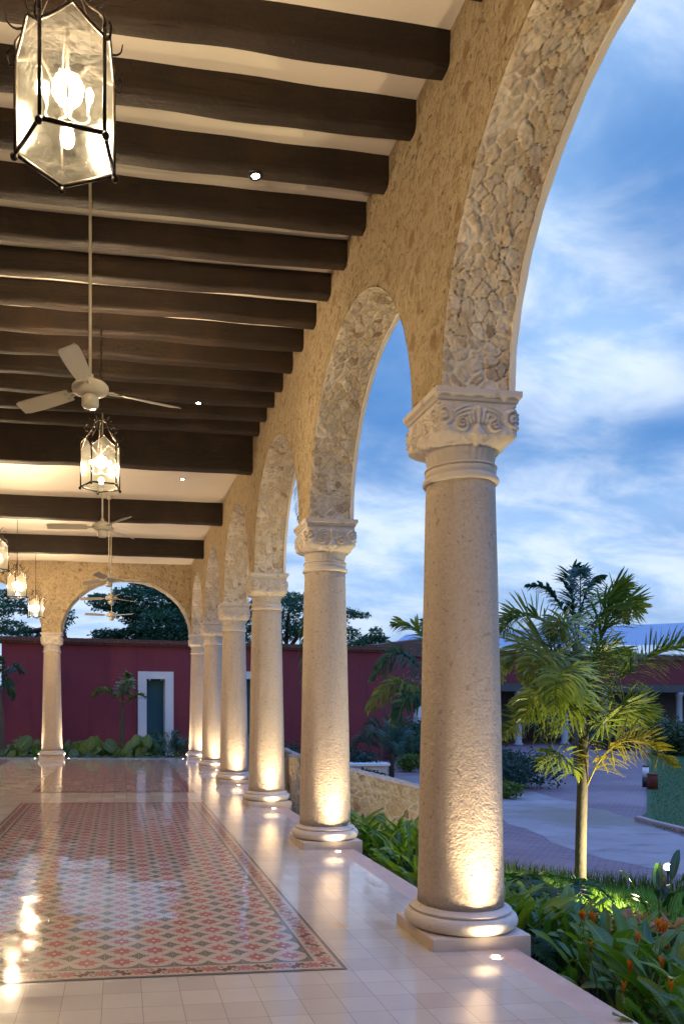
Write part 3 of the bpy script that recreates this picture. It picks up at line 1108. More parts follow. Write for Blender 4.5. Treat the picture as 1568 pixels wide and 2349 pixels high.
def make_column(label, x, y):
    root = thing('stone_column', label, 'column', (x, y, 0), 0, 'stone columns of the arcade')
    p = MB()
    hw, hd = .327, .327
    ch = .006
    z0 = -.10
    p.box(-hw, hw, -hd, hd, z0, .082)
    pl = p.build('plinth', M['slab_stone'], root)
    bv = pl.modifiers.new('bevel', 'BEVEL'); bv.width = .007; bv.segments = 2
    b = MB()
    prof = []
    for i in range(13):
        a = -math.pi / 2 + math.pi * i / 12
        prof.append((.318 + .047 * math.cos(a), .083 + .050 + .050 * math.sin(a)))
    prof += [(.318, .184), (.318, .187), (.326, .189), (.327, .200), (.318, .207), (.300, .212), (.288, .225)]
    b.lathe(prof, 72)
    shade_by_angle(b.build('base', M['carved'], root), 40)
    s_ = MB()
    prof = []
    for i in range(31):
        q = i / 30
        r = .279 + (.224 - .279) * (q ** 1.15)
        prof.append((r, .226 + (2.985 - .226) * q))
    s_.lathe(prof, 80, mod=lambda a, z: 1 + .013 * (abs(math.cos(a * 6 + .4)) - .6) + .004 * math.sin(a * 3 + z * 2.1) + .003 * math.sin(z * 7 + a * 5))
    s_.build('shaft', M['column'], root, True)
    n_ = MB()
    prof = [(.222, 2.984)]
    for i in range(9):
        a = -math.pi / 2 + math.pi * i / 8
        prof.append((.226 + .022 * math.cos(a), 3.006 + .022 * math.sin(a)))
    prof += [(.222, 3.034), (.228, 3.044), (.231, 3.070), (.228, 3.078)]
    for i in range(7):
        a = -math.pi / 2 + math.pi * i / 6
        prof.append((.222 + .014 * math.cos(a), 3.090 + .010 * math.sin(a)))
    prof += [(.212, 3.101)]
    n_.lathe(prof, 64)
    n_.build('neck_ring', M['carved'], root, True)
    F = grid_faces(CAP.shape[0], CAP.shape[1], True)
    cp = np_mesh('capital', CAP.reshape(-1, 3), F, M['carved'], root, True)
    a_ = MB()
    prof = [(.262, 3.431), (.262, 3.452), (.270, 3.456), (.276, 3.474), (.287, 3.488), (.291, 3.492), (.291, 3.529)]
    vs = []
    for (r, z) in prof:
        vs += [(-r, -r, z), (r, -r, z), (r, r, z), (-r, r, z)]
    fs = [(3, 2, 1, 0)]
    for i in range(len(prof) - 1):
        for k in range(4):
            k2 = (k + 1) % 4
            fs.append((i * 4 + k, i * 4 + k2, (i + 1) * 4 + k2, (i + 1) * 4 + k))
    m_ = (len(prof) - 1) * 4
    fs.append((m_, m_ + 1, m_ + 2, m_ + 3))
    a_.add(vs, fs)
    ab = a_.build('abacus', M['carved'], root)
    bv = ab.modifiers.new('bevel', 'BEVEL'); bv.width = .005; bv.segments = 2; bv.limit_method = 'ANGLE'
    return root


ordn = ['', 'first', 'second', 'third', 'fourth', 'fifth', 'sixth', 'seventh', 'eighth', 'ninth', 'tenth', 'eleventh', 'twelfth', 'thirteenth', 'fourteenth', 'fifteenth']
col_labels = [None, None,
              'nearest tall stone column, beside the bed of orange flowers',
              'stone column second along from the camera, with a shadow of palm leaves on its shaft',
              'stone column third along from the camera, standing beside the rough stone pier',
              'stone column fourth along the garden side, just before the second tile carpet ends',
              'stone column fifth along the garden side, next to the corner column',
              'stone column in the far right corner where the two arcades meet']
first = None
cols = []
for k, y in enumerate(COLY):
    lab = col_labels[k] or ['stone column of the garden side behind the camera, farthest back', 'stone column of the garden side just behind the camera'][k]
    if first is None:
        first = make_column(lab, COLX, y); o = first
    else:
        o = copy_tree(first); o.location = (COLX, y, 0); o['label'] = lab
    cols.append(o)
for x, lab in ((-1.85, 'lone stone column between the two arches of the far end wall'), (-5.93, 'stone column at the far left end of the end wall')):
    o = copy_tree(first); o.location = (x, 22.55, fz(x)); o['label'] = lab
    o.scale = (1, 1, (ZS) / ZS * (ZS - fz(x)) / ZS)

# ------------------------------------------------------------------ ceiling and walls of the hall
f = MB()
f.box(LX, XW0, BY, 11.99, 5.665, 5.80)
f.box(LX, XW0, 11.99, YW0, 5.495, 5.80)
f.build('ceiling', M['ceiling_plaster'], kind='structure', label='cream plaster ceiling between the dark beams')
f = MB(); f.box(LX - .25, LX, BY, YW1, -.2, 5.8)
f.build('side_wall', M['cream_wall'], label='plain cream plaster wall along the inner side of the terrace', cat='wall')
f = MB(); f.box(LX, RX, BY - .25, BY, -.2, 5.8)
f.build('back_wall', M['cream_wall'], label='plain cream plaster wall closing the terrace behind the camera', cat='wall')


def beam(y, wdt, z0, z1, label, group, deep, seed):
    g = random.Random(seed)
    nx = 60
    sec = [(0, z1)] if deep else [(0, z1)]
    b = MB()
    rows = []
    for i in range(nx + 1):
        x = LX + .0 + (XW0 + .004 - LX) * i / nx
        wob = lambda a, s: 1.7 * a * (math.sin(x * 1.3 + s + seed) + .6 * math.sin(x * 3.1 + 2 * s + seed * 2) + .35 * math.sin(x * 7.7 + seed * s))
        y0 = y + wob(.005, 1); y1 = y + wdt + wob(.005, 2); zb = z0 + wob(.0045, 3)
        r = .022 if not deep else .014
        top = z1 + .01
        pts = [(y0 + wob(.003, 6) - .004, top), (y0 - .003, (z0 + z1) / 2), (y0, zb + 2.1 * r), (y0 + .3 * r, zb + .9 * r), (y0 + r, zb + .2 * r), (y0 + 2.4 * r, zb),
               (y1 - 2.4 * r, zb), (y1 - r, zb + .2 * r), (y1 - .3 * r, zb + .9 * r), (y1, zb + 2.1 * r), (y1, top)]
        rows.append([(x, p[0], p[1]) for p in pts])
    b.grid(np.array(rows))
    n = len(rows[0])
    b.f.append(tuple(range(n)))
    b.f.append(tuple(nx * n + k for k in range(n)))
    o = b.build('ceiling_beam', M['wood'], label=label, cat='beam', group=group)
    shade_by_angle(o, 40)
    return o


for k in range(-3, 13):
    n = 13 - k
    if n <= 12:
        lab = 'slim dark wooden ceiling beam, %s one from the first deep beam' % ordn[n]
    elif n == 13:
        lab = 'slim dark beam ending low on the wall just above the near lantern glass'
    elif n == 14:
        lab = 'slim dark beam showing only its end at the top edge of the picture'
    else:
        lab = 'slim dark ceiling beam overhead nearer than the picture edge'
    beam(4.575 + .556 * k, .145, 5.452, 5.665, lab, 'slim ceiling beams', False, 3 + k)
for y, lab in ((11.84, 'first deep dark beam, where the slim beams end'), (15.39, 'middle deep dark beam across the smooth white ceiling'), (18.90, 'last deep dark beam before the end wall')):
    beam(y, .215, 5.085, 5.50 if y > 12 else 5.665, lab, 'deep ceiling beams', True, int(y))

# ------------------------------------------------------------------ lanterns


def make_lantern(label, x, y, zb, zc, rz):
    root = thing('lantern', label, 'lantern', (x, y, zb), rz, 'hanging iron lanterns')
    n = 5; r = .205; hh = .37
    cor = [Vector((r * math.cos(2 * math.pi * k / n), r * math.sin(2 * math.pi * k / n), 0)) for k in range(n)]
    fr = MB()

    def prof(s):   # ogee top edge, s 0..1 across a panel
        q = abs(s - .5) * 2
        return hh + .10 * (1 - q ** 1.25) * (1 if q < .95 else 1) - .012 * math.sin(q * math.pi)
    for k in range(n):
        a, b = cor[k], cor[(k + 1) % n]
        fr.tube([a, a + Vector((0, 0, hh + .03))], .0085, 6)
        fr.tube([a * 1.0, b * 1.0], .009, 6)
        top = [a.lerp(b, i / 14) + Vector((0, 0, prof(i / 14))) for i in range(15)]
        fr.tube(top, .007, 6)
        # feet balls and corner hooks
        fr.sphere(a * 1.03 + Vector((0, 0, -.012)), .016, 8, 5)
        o = a.normalized()
        hk = [a + Vector((0, 0, hh - .01)), a * 1.12 + Vector((0, 0, hh - .02)), a * 1.17 + Vector((0, 0, hh + .02)), a * 1.12 + Vector((0, 0, hh + .045))]
        fr.tube(bez(hk, 8), .005, 5)
    fr.tube([(0, 0, .25), (0, 0, .77)], .008, 6)
    fr.build('frame', M['iron'], root, True)
    for k in range(n):
        a, b = cor[k], cor[(k + 1) % n]
        m = 14
        vs = []
        for i in range(m + 1):
            p = a.lerp(b, i / m) * .985
            vs.append((p.x, p.y, .004)); vs.append((p.x, p.y, prof(i / m) - .002))
        g = MB(); g.add(vs, [(2 * i, 2 * i + 2, 2 * i + 3, 2 * i + 1) for i in range(m)])
        g.build('glass_panel', M['glass'], root)
    g = MB(); g.add([tuple(c * .985 + Vector((0, 0, .006))) for c in cor], [(0, 1, 2, 3, 4)])
    g.build('bottom_glass', M['glass'], root)
    cr = MB()
    for k in range(n):
        a = 2 * math.pi * (k) / n
        d = Vector((math.cos(a), math.sin(a), 0))
        P = lambda q, z: d * q + Vector((0, 0, z))
        cr.tube(bez([P(.20, hh + .02), P(.205, hh + .07), P(.165, hh + .12), P(.115, hh + .17), P(.085, hh + .23), P(.055, hh + .285), P(.0, hh + .30)], 22), [.0075 - .0002 * i for i in range(22)], 6)
        cr.tube(bez([P(.15, hh + .135), P(.20, hh + .125), P(.235, hh + .15), P(.245, hh + .19)], 10), [.006 - .0004 * i for i in range(10)], 5)
        cr.tube(bez([P(.10, hh + .20), P(.145, hh + .19), P(.165, hh + .23), P(.14, hh + .26), P(.11, hh + .235)], 14), [.0055 - .0002 * i for i in range(14)], 5)
        cr.tube(bez([P(.075, hh + .25), P(.09, hh + .29), P(.125, hh + .325)], 8), .0045, 5)
    cr.build('crown_scrolls', M['iron'], root, True)
    cd = MB()
    cd.tube([(0, 0, .13), (0, 0, .26)], .009, 8)
    cd.lathe([(.010, .11), (.024, .125), (.016, .14), (.010, .15)], 12)
    for k in range(4):
        a = math.pi / 2 * k + .5
        d = Vector((math.cos(a), math.sin(a), 0))
        cd.tube(bez([(0, 0, .15), d * .045 + Vector((0, 0, .125)), d * .085 + Vector((0, 0, .14)), d * .085 + Vector((0, 0, .165))], 8), .004, 6)
        cd.tube([d * .085 + Vector((0, 0, .165)), d * .085 + Vector((0, 0, .215))], .009, 8)
    cd.tube([(0, 0, .125), (0, 0, .095)], [.010, .022], 10)
    cd.build('candle_arms', M['fan_paint'], root, True)
    for k in range(4):
        a = math.pi / 2 * k + .5
        bb = MB(); bb.sphere((.085 * math.cos(a), .085 * math.sin(a), .240), .015, 10, 7, 1, 1, 1.9)
        bb.build('bulb', M['bulb_glow'], root, True)
    bb = MB(); bb.sphere((0, 0, .060), .028, 12, 8, 1, 1, 1.25)
    bb.build('bulb', M['bulb_glow'], root, True)
    ch = MB()
    top = zc - zb
    i = 0
    ch.tube([(.014 * math.cos(q), 0, .785 + .014 * math.sin(q)) for q in np.linspace(0, 2 * math.pi, 11)], .0035, 5)
    z = .795
    while z < top - .03:
        L = .032
        pts = []
        for q in np.linspace(0, 2 * math.pi, 11):
            u_, v_ = .0085 * math.cos(q), .018 * math.sin(q)
            pts.append((u_ if i % 2 else 0, 0 if i % 2 else u_, z + .014 + v_))
        ch.tube(pts, .0028, 4, cap=False)
        z += .028; i += 1
    ch.lathe([(.006, top - .035), (.02, top - .03), (.045, top - .006), (.05, top)], 16)
    ch.build('chain', M['iron'], root, True)
    lamp('POINT', 'lantern_light', (0, 0, .25), LANTERN_W, WARM, root, .06)
    return root


LANTERN_W = 190
zc1, zc2 = 5.665, 5.495
L0 = make_lantern('large iron lantern hanging closest to the camera at top left', -.204, 3.216, 3.72, zc1, R(-116))
for (x, y, lab, zc, rz) in [(-.182, 8.06, 'five-sided iron lantern hanging just beyond the nearest ceiling fan', zc1, R(-116)),
                            (-1.98, 13.3, 'iron lantern cut off by the left edge of the picture', zc2, R(-80)),
                            (-2.04, 16.55, 'iron lantern at left showing two bright panels, before the end wall', zc2, R(-92)),
                            (-2.05, 20.2, 'smallest iron lantern, hanging just above the capital of the end column', zc2, R(-128))]:
    if zc == zc1:
        o = copy_tree(L0)
        o.location = (x, y, 3.72); o.rotation_euler = (0, 0, rz); o['label'] = lab
    else:
        o = make_lantern(lab, x, y, 3.72, zc, rz) if 'L2' not in globals() else copy_tree(globals()['L2'])
        globals().setdefault('L2', o)
        o.location = (x, y, 3.72); o.rotation_euler = (0, 0, rz); o['label'] = lab

# ------------------------------------------------------------------ fans


def make_fan(label, x, y, zh, zc, rz):
    root = thing('ceiling_fan', label, 'ceiling fan', (x, y, zh), rz, 'white ceiling fans on long rods')
    top = zc - zh
    b = MB(); b.tube([(0, 0, .09), (0, 0, top - .02)], .0115, 10)
    b.lathe([(.014, .075), (.024, .08), (.024, .115), (.014, .12)], 14)
    b.build('rod', M['fan_paint'], root, True)
    b = MB(); b.lathe([(.012, top - .075), (.03, top - .07), (.062, top - .035), (.068, top - .002), (.066, top)], 24)
    b.build('canopy', M['fan_paint'], root, True)
    b = MB(); b.lathe([(.02, .082), (.05, .078), (.075, .062), (.118, .045), (.136, .025), (.138, .005), (.128, -.018), (.095, -.034), (.06, -.038), (.045, -.036)], 40)
    shade_by_angle(b.build('motor', M['fan_paint'], root), 50)
    b = MB(); b.lathe([(.045, -.034), (.045, -.05), (.063, -.056), (.064, -.118), (.058, -.124), (.055, -.128), (.03, -.133)], 32)
    shade_by_angle(b.build('switch_housing', M['fan_paint'], root), 50)
    for k in range(3):
        a = 2 * math.pi * k / 3
        c_, s_ = math.cos(a), math.sin(a)
        m = MB()
        rows = []
        for i in range(13):
            q = i / 12
            r = .20 + q * .53
            wd = .048 + .022 * math.sin(q * 2.2) if q < .96 else .05
            pit = .02
            row = []
            for (e, dz_) in ((-1, .0), (1, .0)):
                lx, ly = r, e * wd
                row.append((lx * c_ - ly * s_, lx * s_ + ly * c_, .0 + e * pit - .004 * q))
            rows.append(row)
        arr = np.array(rows)
        m.grid(arr)
        up = arr.copy(); up[..., 2] += .006
        m.grid(up)
        bl = m.build('blade', M['fan_paint'], root, True)
        h_ = MB()
        for e in (-1, 1):
            pts = [(.12, e * .012, 0), (.17, e * .02, .002), (.24, e * .026, -.004 + e * .01)]
            h_.tube([(p[0] * c_ - p[1] * s_, p[0] * s_ + p[1] * c_, p[2]) for p in pts], .006, 6)
        h_.build('blade_arm', M['fan_paint'], root, True)
    return root


FANS = [(-.218, 6.067, 3.905, zc1, 'large white ceiling fan nearest the camera, before the second lantern', .35),
        (-.227, 10.78, 3.915, zc1, 'white ceiling fan hanging below the second lantern, its motor clear of beams', 1.0),
        (-.198, 15.186, 3.905, zc2, 'white ceiling fan whose motor hangs at the crown of the end arch', .2),
        (-.186, 17.97, 3.925, zc2, 'white ceiling fan seen against the tree, upper of the two in the arch', .75),
        (-.213, 21.4, 3.925, zc2, 'white ceiling fan seen against the tree, lower of the two in the arch', 1.4)]
fa = None; fb = None
for (x, y, zh, zc, lab, rz) in FANS:
    if zc == zc1:
        if fa is None: fa = make_fan(lab, x, y, zh, zc, rz); continue
        o = copy_tree(fa)
    else:
        if fb is None: fb = make_fan(lab, x, y, zh, zc, rz); continue
        o = copy_tree(fb)
    o.location = (x, y, zh); o.rotation_euler = (0, 0, rz); o['label'] = lab

# ------------------------------------------------------------------ recessed lights


def make_downlight(label, x, y, z):
    root = thing('downlight', label, 'downlight', (x, y, z), 0, 'recessed ceiling lights')
    b = MB(); b.lathe([(.028, -.001), (.034, -.008), (.052, -.007), (.055, .0)], 28, cap=False)
    b.build('trim_ring', M['iron'], root, True)
    b = MB(); b.lathe([(.029, -.004), (.027, -.006), (.012, -.0075)], 20)
    b.build('lamp_face', M['downlight_glow'], root, True)
    lamp('SPOT', 'downlight_beam', (0, 0, -.06), 26, WARM, root, .03, 120, .8, (0, 0, -1.))
    return root


D0 = make_downlight('small bright light set in the underside of a slim beam, nearest the camera', .99, 5.757, 5.447)
for (x, y, z, lab) in ((1.008, 10.205, 5.447, 'small bright light set under a slim beam, just right of the near fan'),
                       (1.085, 13.85, 5.495, 'recessed light in the smooth ceiling beyond the first deep beam')):
    o = copy_tree(D0); o.location = (x, y, z); o['label'] = lab


def make_uplight(label, x, y, rz):
    root = thing('floor_uplight', label, 'uplight', (x, y, fz(x) + .002), rz, 'uplights set in the floor')
    b = MB(); b.lathe([(.036, .0), (.036, .004), (.028, .006), (.024, .003)], 24, cap=False)
    b.build('rim', M['white_metal'], root, True)
    b = MB(); b.lathe([(.025, .003), (.012, .0045)], 20)
    b.build('lamp_face', M['uplight_glow'], root, True)
    lamp('SPOT', 'uplight_beam', (0, 0, .02), UP_W, (1, .77, .46), root, .02, 64, 1.0, (0, .115, 1.0))
    lamp('SPOT', 'uplight_spill', (0, 0, .02), 16, (1, .77, .46), root, .02, 130, .9, (0, .05, 1.0))
    return root


UP_W = 105
U0 = None
uplist = [(2.253, COLY[k] - .468, 0, 'uplight in the floor at the foot of the ' + n) for k, n in
          ((2, 'nearest column'), (3, 'second column'), (4, 'third column by the stone pier'), (5, 'fourth column'), (6, 'fifth column'), (7, 'corner column, on its near side'))]
uplist += [(2.235 - .455, 22.52, R(-90), 'uplight in the floor left of the corner column'),
           (-1.85 - .455, 22.52, R(-90), 'uplight in the floor left of the lone end column'),
           (-1.85 + .455, 22.52, R(90), 'uplight in the floor right of the lone end column')]
for (x, y, rz, lab) in uplist:
    if U0 is None:
        U0 = make_uplight(lab, x, y, rz); continue
    o = copy_tree(U0); o.location = (x, y, fz(x) + .002); o.rotation_euler = (0, 0, rz); o['label'] = lab

# ------------------------------------------------------------------ GARDEN
GZ = -1.15
f = MB(); f.box(-400, 400, -100, 900, GZ - .5, GZ - .012)
f.build('ground', M['soil'], kind='structure', label='dark garden ground')


def gpt(x, y, z=GZ):
    v = pixdir(x, y); t_ = (z - CAM_Z) / v[2]
    return (v[0] * t_, v[1] * t_)


def sheet(name, pts, z, mat, label, jit=0.0, kind='structure'):
    out = []
    n = len(pts)
    g = random.Random(len(name))
    for i in range(n):
        a, b = pts[i], pts[(i + 1) % n]
        L = math.hypot(a[0] - b[0], a[1] - b[1])
        m = max(1, int(L / .5)) if jit else 1
        for k in range(min(m, 80)):
            q = k / m
            out.append((a[0] + (b[0] - a[0]) * q + g.uniform(-jit, jit), a[1] + (b[1] - a[1]) * q + g.uniform(-jit, jit), z))
    bm = bmesh.new()
    vs = [bm.verts.new(p) for p in out]
    fc = bm.faces.new(vs)
    if fc.normal.z < 0: fc.normal_flip()
    bmesh.ops.triangulate(bm, faces=bm.faces[:])
    for q in bm.faces:
        if q.normal.z < 0: q.normal_flip()
    me = bpy.data.meshes.new(name); bm.to_mesh(me); bm.free()
    me.materials.append(mat)
    o = bpy.data.objects.new(name, me); link(o)
    return tag(o, label, None, None, kind)


road_pts = [(3.2, 14.2), (5.0, 12.2), (9.5, 8.0), (30, -2), (80, 10), (75, 60), (36, 58), (28.5, 52)] + [gpt(1215, 1792), gpt(1150, 1800), gpt(1000, 1790), gpt(850, 1785)]
sheet('road', [(2.6, 12.0), (8.5, 8.6), (14, 3.0), (40, -10), (90, 20), (70, 62), (27, 60), (10.5, 34), (5, 22), (2.6, 18.0)], GZ, M['paver'], 'pink brick paved drive beyond the garden bed')
sheet('dirt_path', [gpt(870, 1780), gpt(960, 1782), gpt(1150, 1797), gpt(1240, 1822), gpt(1320, 1842), gpt(1400, 1866), gpt(1470, 1884), gpt(1580, 1925), gpt(1800, 2000),
                    gpt(1800, 2120), gpt(1568, 2008), gpt(1400, 1972), gpt(1325, 1950), gpt(1240, 1920), gpt(1160, 1885), gpt(1050, 1838), gpt(960, 1815), gpt(880, 1795)],
      GZ + .004, M['sand'], 'pale dirt washed across the brick drive', .12)
lawn_l = [gpt(1484, 1700), gpt(1484, 1780), gpt(1484, 1868), gpt(1460, 1884), gpt(1520, 1896), gpt(1568, 1908), gpt(1700, 1945), (24, 14), (45, 12), (52, 44), (44, 52)]
sheet('lawn', lawn_l, GZ + .05, M['lawn_ground'], 'green lawn right of the brick drive')


def kerb(pts, wdt, h, label):
    b = MB()
    rows = []
    for i, p in enumerate(pts):
        a = pts[max(i - 1, 0)]; c = pts[min(i + 1, len(pts) - 1)]
        d = Vector((c[0] - a[0], c[1] - a[1])).normalized(); n = Vector((-d.y, d.x))
        rows.append([(p[0] + n.x * e, p[1] + n.y * e, GZ + zz) for e, zz in ((-wdt, 0), (-wdt, h - .02), (-wdt + .02, h), (wdt - .02, h), (wdt, h - .02), (wdt, 0))])
    b.grid(np.array(rows))
    b.build('kerb', M['kerb_stone'], label=label, cat='kerb')


kp = [Vector((*gpt(x, y), 0)) for x, y in [(1462, 1884), (1480, 1889), (1500, 1895), (1568, 1912), (1720, 1952)]]
kerb([(p.x, p.y) for p in bez(kp, 40)], .07, .12, 'low stone kerb around the lawn beside the drive')

# bank of the planting bed, from the terrace down to the drive


def bank_z(x, y):
    q = max(0., min(1., ((x - 3.6) + max(0, (y - 9.0)) * .55) / 4.6))
    q = q * q * (3 - 2 * q)
    return -.60 - .52 * q + .02 * math.sin(x * 2.1) * math.sin(y * 1.7)


xs = np.linspace(RX - .02, 13.5, 56); ys = np.linspace(-3, 11.85, 60)
P = np.zeros((len(xs), len(ys), 3))
for i, x in enumerate(xs):
    for j, y in enumerate(ys):
        P[i, j] = (x, y, bank_z(x, y))


def in_bank(x, y):
    # line of the drive edge on the far side
    return y < 13.6 - .62 * (x - 2.5) and x < 13.3


keep = np.array([[in_bank(x, y) for y in ys] for x in xs])
F = [q for q in grid_faces(len(xs), len(ys)).tolist() if keep.ravel()[q].all()]
o = np_mesh('garden_bed', P.reshape(-1, 3), np.array(F), M['turf'], None, True)
tag(o, 'dark soil bank of the planting bed beside the terrace', None, None, 'structure')
# same along the far end
f = MB(); f.box(-12, 3.0, 22.9, 34, GZ - .1, -.45)
f.build('garden_bed', M['soil'], kind='structure', label='raised planting bed beyond the end of the terrace')

# ------------------------------------------------------------------ stone parapets of the ramp


def parapet(name, label, x0, x1, ztop, y, thick, seed, cat='parapet'):
    L = x1 - x0
    sec = []
    hgt = 1.0
    # section path: front bottom -> front top -> rounded top -> back bottom
    for q in np.linspace(0, 1, 80):
        sec.append((-thick / 2, -1.4 + 1.4 * q, 0, -1))
    for a in np.linspace(0, math.pi, 26):
        sec.append((-thick / 2 * math.cos(a), .07 * math.sin(a), 1, a))
    for q in np.linspace(0, 1, 24):
        sec.append((thick / 2, -1.4 * q, 2, 1))
    nu = int(L / .016)
    us_ = np.linspace(x0, x1, nu)
    S_ = np.array([[s[0], s[1]] for s in sec])
    acc = np.r_[0, np.cumsum(np.hypot(*np.diff(S_, axis=0).T))]
    U, V = np.meshgrid(us_, acc, indexing='ij')
    h, ID, mo = rubble_field(U + 5, V + 1, .13, seed)
    d = np.gradient(S_, axis=0); nn = np.stack([d[:, 1], -d[:, 0]], -1) * -1
    nn /= np.linalg.norm(nn, axis=1)[:, None] + 1e-9
    zt = np.array([ztop(x) for x in us_])
    Y = y + S_[None, :, 0] + nn[None, :, 0] * h
    Z = zt[:, None] + S_[None, :, 1] + nn[None, :, 1] * h
    P = np.stack([U, Y, Z], -1)
    mo = np.clip(mo + ((V > acc[79]) & (V < acc[106])) * .75, -1, 1)
    return tag(np_mesh(name, P.reshape(-1, 3), grid_faces(nu, len(sec)), M['old_rubble'], None, True, {'tone': ID.ravel() * .8, 'mortar_crack_shade': mo.ravel()}), label, cat)


parapet('ramp_parapet', 'sloping rough stone parapet wall behind the leafy bed, nearer of the two', 2.87, 5.15, lambda x: .66 - .26 * (x - 2.9), 12.1, .34, 71)
parapet('ramp_parapet', 'farther stone parapet wall half hidden behind the third and fourth columns', 2.62, 7.5, lambda x: .86 - .40 * (x - 2.65), 15.95, .34, 77)


def pier(label, x, y, hw, hd, h, seed):
    per = []
    N = 130
    for i in range(N):
        a = 2 * math.pi * i / N
        c_, s_ = math.cos(a), math.sin(a)
        k = (abs(c_) ** 8 + abs(s_) ** 8) ** (-1 / 8)
        per.append((c_ * k * hw, s_ * k * hd, c_, s_))
    zz = list(np.linspace(-.8, h - .05, 60)) + [h - .03, h - .01, h, h]
    sc = [1] * 60 + [.97, .9, .7, .0]
    U, V = np.meshgrid(np.arange(N) * (2 * (hw + hd) * 2 / N), np.array(zz), indexing='ij')
    hh, ID, mo = rubble_field(U + 1, V + 2, .13, seed)
    P = np.zeros((N, len(zz), 3))
    for i in range(N):
        for j in range(len(zz)):
            P[i, j] = (x + per[i][0] * sc[j] + per[i][2] * hh[i, j], y + per[i][1] * sc[j] + per[i][3] * hh[i, j], zz[j])
    return tag(np_mesh('stone_pier', P.reshape(-1, 3), grid_faces(N, len(zz), True), M['old_rubble'], None, True, {'tone': ID.ravel(), 'mortar_crack_shade': mo.ravel()}), label, 'pier')


pier('short rough stone pier with a warm-lit side beside the third column', 2.72, 12.1, .13, .19, .76, 5)
pier('stone pier end of the farther parapet, behind the fourth column', 2.62, 15.95, .11, .19, .88, 8)

# ------------------------------------------------------------------ maroon garden wall with doors
WR = Vector((10.16, 29.8, 0)); WL = Vector((-3.85, 27.25, 0))
wd = (WR - WL).normalized(); wn_ = Vector((wd.y, -wd.x, 0))   # towards the camera


def wpt(u, o_, z):
    p = WL + wd * u + wn_ * o_
    return (p.x, p.y, z)


WLen = (WR - WL).length


def wbox(b, u0, u1, o0, o1, z0, z1):
    vs = [wpt(u, o_, z) for z in (z0, z1) for o_ in (o0, o1) for u in (u0, u1)]
    b.add(vs, [(0, 2, 3, 1), (4, 5, 7, 6), (0, 1, 5, 4), (2, 6, 7, 3), (0, 4, 6, 2), (1, 3, 7, 5)])


root = thing('garden_wall', 'long maroon painted wall with brick coping and two white-framed doors', 'wall')
b = MB()
for i in range(int(WLen / .22) + 1):
    u = i * .22
    wbox(b, u - .1, min(u + .108, WLen + .1), -.5, .085 + .006 * (i % 3), 3.621, 3.685)
for i in range(int(WLen / .11) + 1):
    u = i * .11
    wbox(b, u - .08, min(u + .022, WLen + .1), -.5, .125 + .008 * ((i * 7) % 3), 3.688, 3.83 - .004 * (i % 2))
b.build('coping', M['brick_coping'], root)


def u_of(x):      # along the wall for a survey column x
    v = pixdir(x, 1618)
    d2 = Vector((v[0], v[1], 0))
    # WL + wd*u = t*d2
    det = d2.x * (-wd.y) - d2.y * (-wd.x)
    t_ = (WL.x * (-wd.y) - WL.y * (-wd.x)) / det
    p = d2 * t_
    return (p - WL).dot(wd), t_


wf = MB(); u_last = 0.0
for (xa, xb, xc, xd_) in ((316, 335.5, 378, 397), (541, 553, 583, 599)):
    ua, ub, uc, ud = [u_of(x)[0] for x in (xa, xb, xc, xd_)]
    dep = u_of((xa + xd_) / 2)[1]
    zt = CAM_Z + (1618.4 - 1541) / 1814 * dep; zo = CAM_Z + (1618.4 - 1558) / 1814 * dep
    wbox(wf, u_last, ub - .03, -.4, 0, GZ - .1, 3.62)
    wbox(wf, ub - .029, uc + .029, -.4, 0, zo + .03, 3.62)
    u_last = uc + .03
    fr = MB()
    wbox(fr, ua, ub, -.39, .06, GZ, zt); wbox(fr, uc, ud, -.39, .06, GZ, zt); wbox(fr, ub + .001, uc - .001, -.388, .058, zo, zt - .002)
    fo = fr.build('door_frame', M['white_frame'], root)
    dr = MB(); wbox(dr, ub, uc, -.26, -.20, GZ, zo)
    dr.build('door', M['teal_paint'], root)
    sp = MB()
    for q in (.18, .82):
        sp.sphere(wpt(ub + (uc - ub) * q, .0, zo - .03), .03, 8, 6)
    sp.build('lamp_fitting', M['white_metal'], fo)
wbox(wf, u_last, WLen, -.4, 0, GZ - .1, 3.62)
wf.build('wall_face', M['maroon_paint'], root)

# far maroon wall beyond the corner
root = thing('garden_wall', 'shorter maroon wall set back beyond the corner of the long one', 'wall')
a = Vector((*gpt(862, 1745), 0)); a = Vector((at(862, 1618, 37).x, at(862, 1618, 37).y, 0)); c = Vector((at(1010, 1618, 47).x, at(1010, 1618, 47).y, 0))
dd = (c - a).normalized(); nn = Vector((dd.y, -dd.x, 0))


def obox(b, a, dd, nn, u0, u1, o0, o1, z0, z1, zr=None):
    vs = []
    for z in (0, 1):
        for o_ in (o0, o1):
            for u in (u0, u1):
                p = a + dd * u + nn * o_
                zz = (z1 if z else z0)
                if z and zr is not None and u == u1: zz = zr
                vs.append((p.x, p.y, zz))
    b.add(vs, [(0, 2, 3, 1), (4, 5, 7, 6), (0, 1, 5, 4), (2, 6, 7, 3), (0, 4, 6, 2), (1, 3, 7, 5)])


LL = (c - a).length
b = MB(); obox(b, a, dd, nn, 0, LL, -.4, 0, GZ - .1, 4.15, 5.4); b.build('wall_face', M['maroon_paint'], root)
b = MB(); obox(b, a, dd, nn, -.1, LL, -.5, .1, 4.16, 4.36, 5.62); b.build('coping', M['brick_coping'], root)
b = MB(); obox(b, a, dd, nn, LL * .52, LL * .60, .002, .25, GZ, 1.55); b.build('pilaster', M['white_frame'], root)

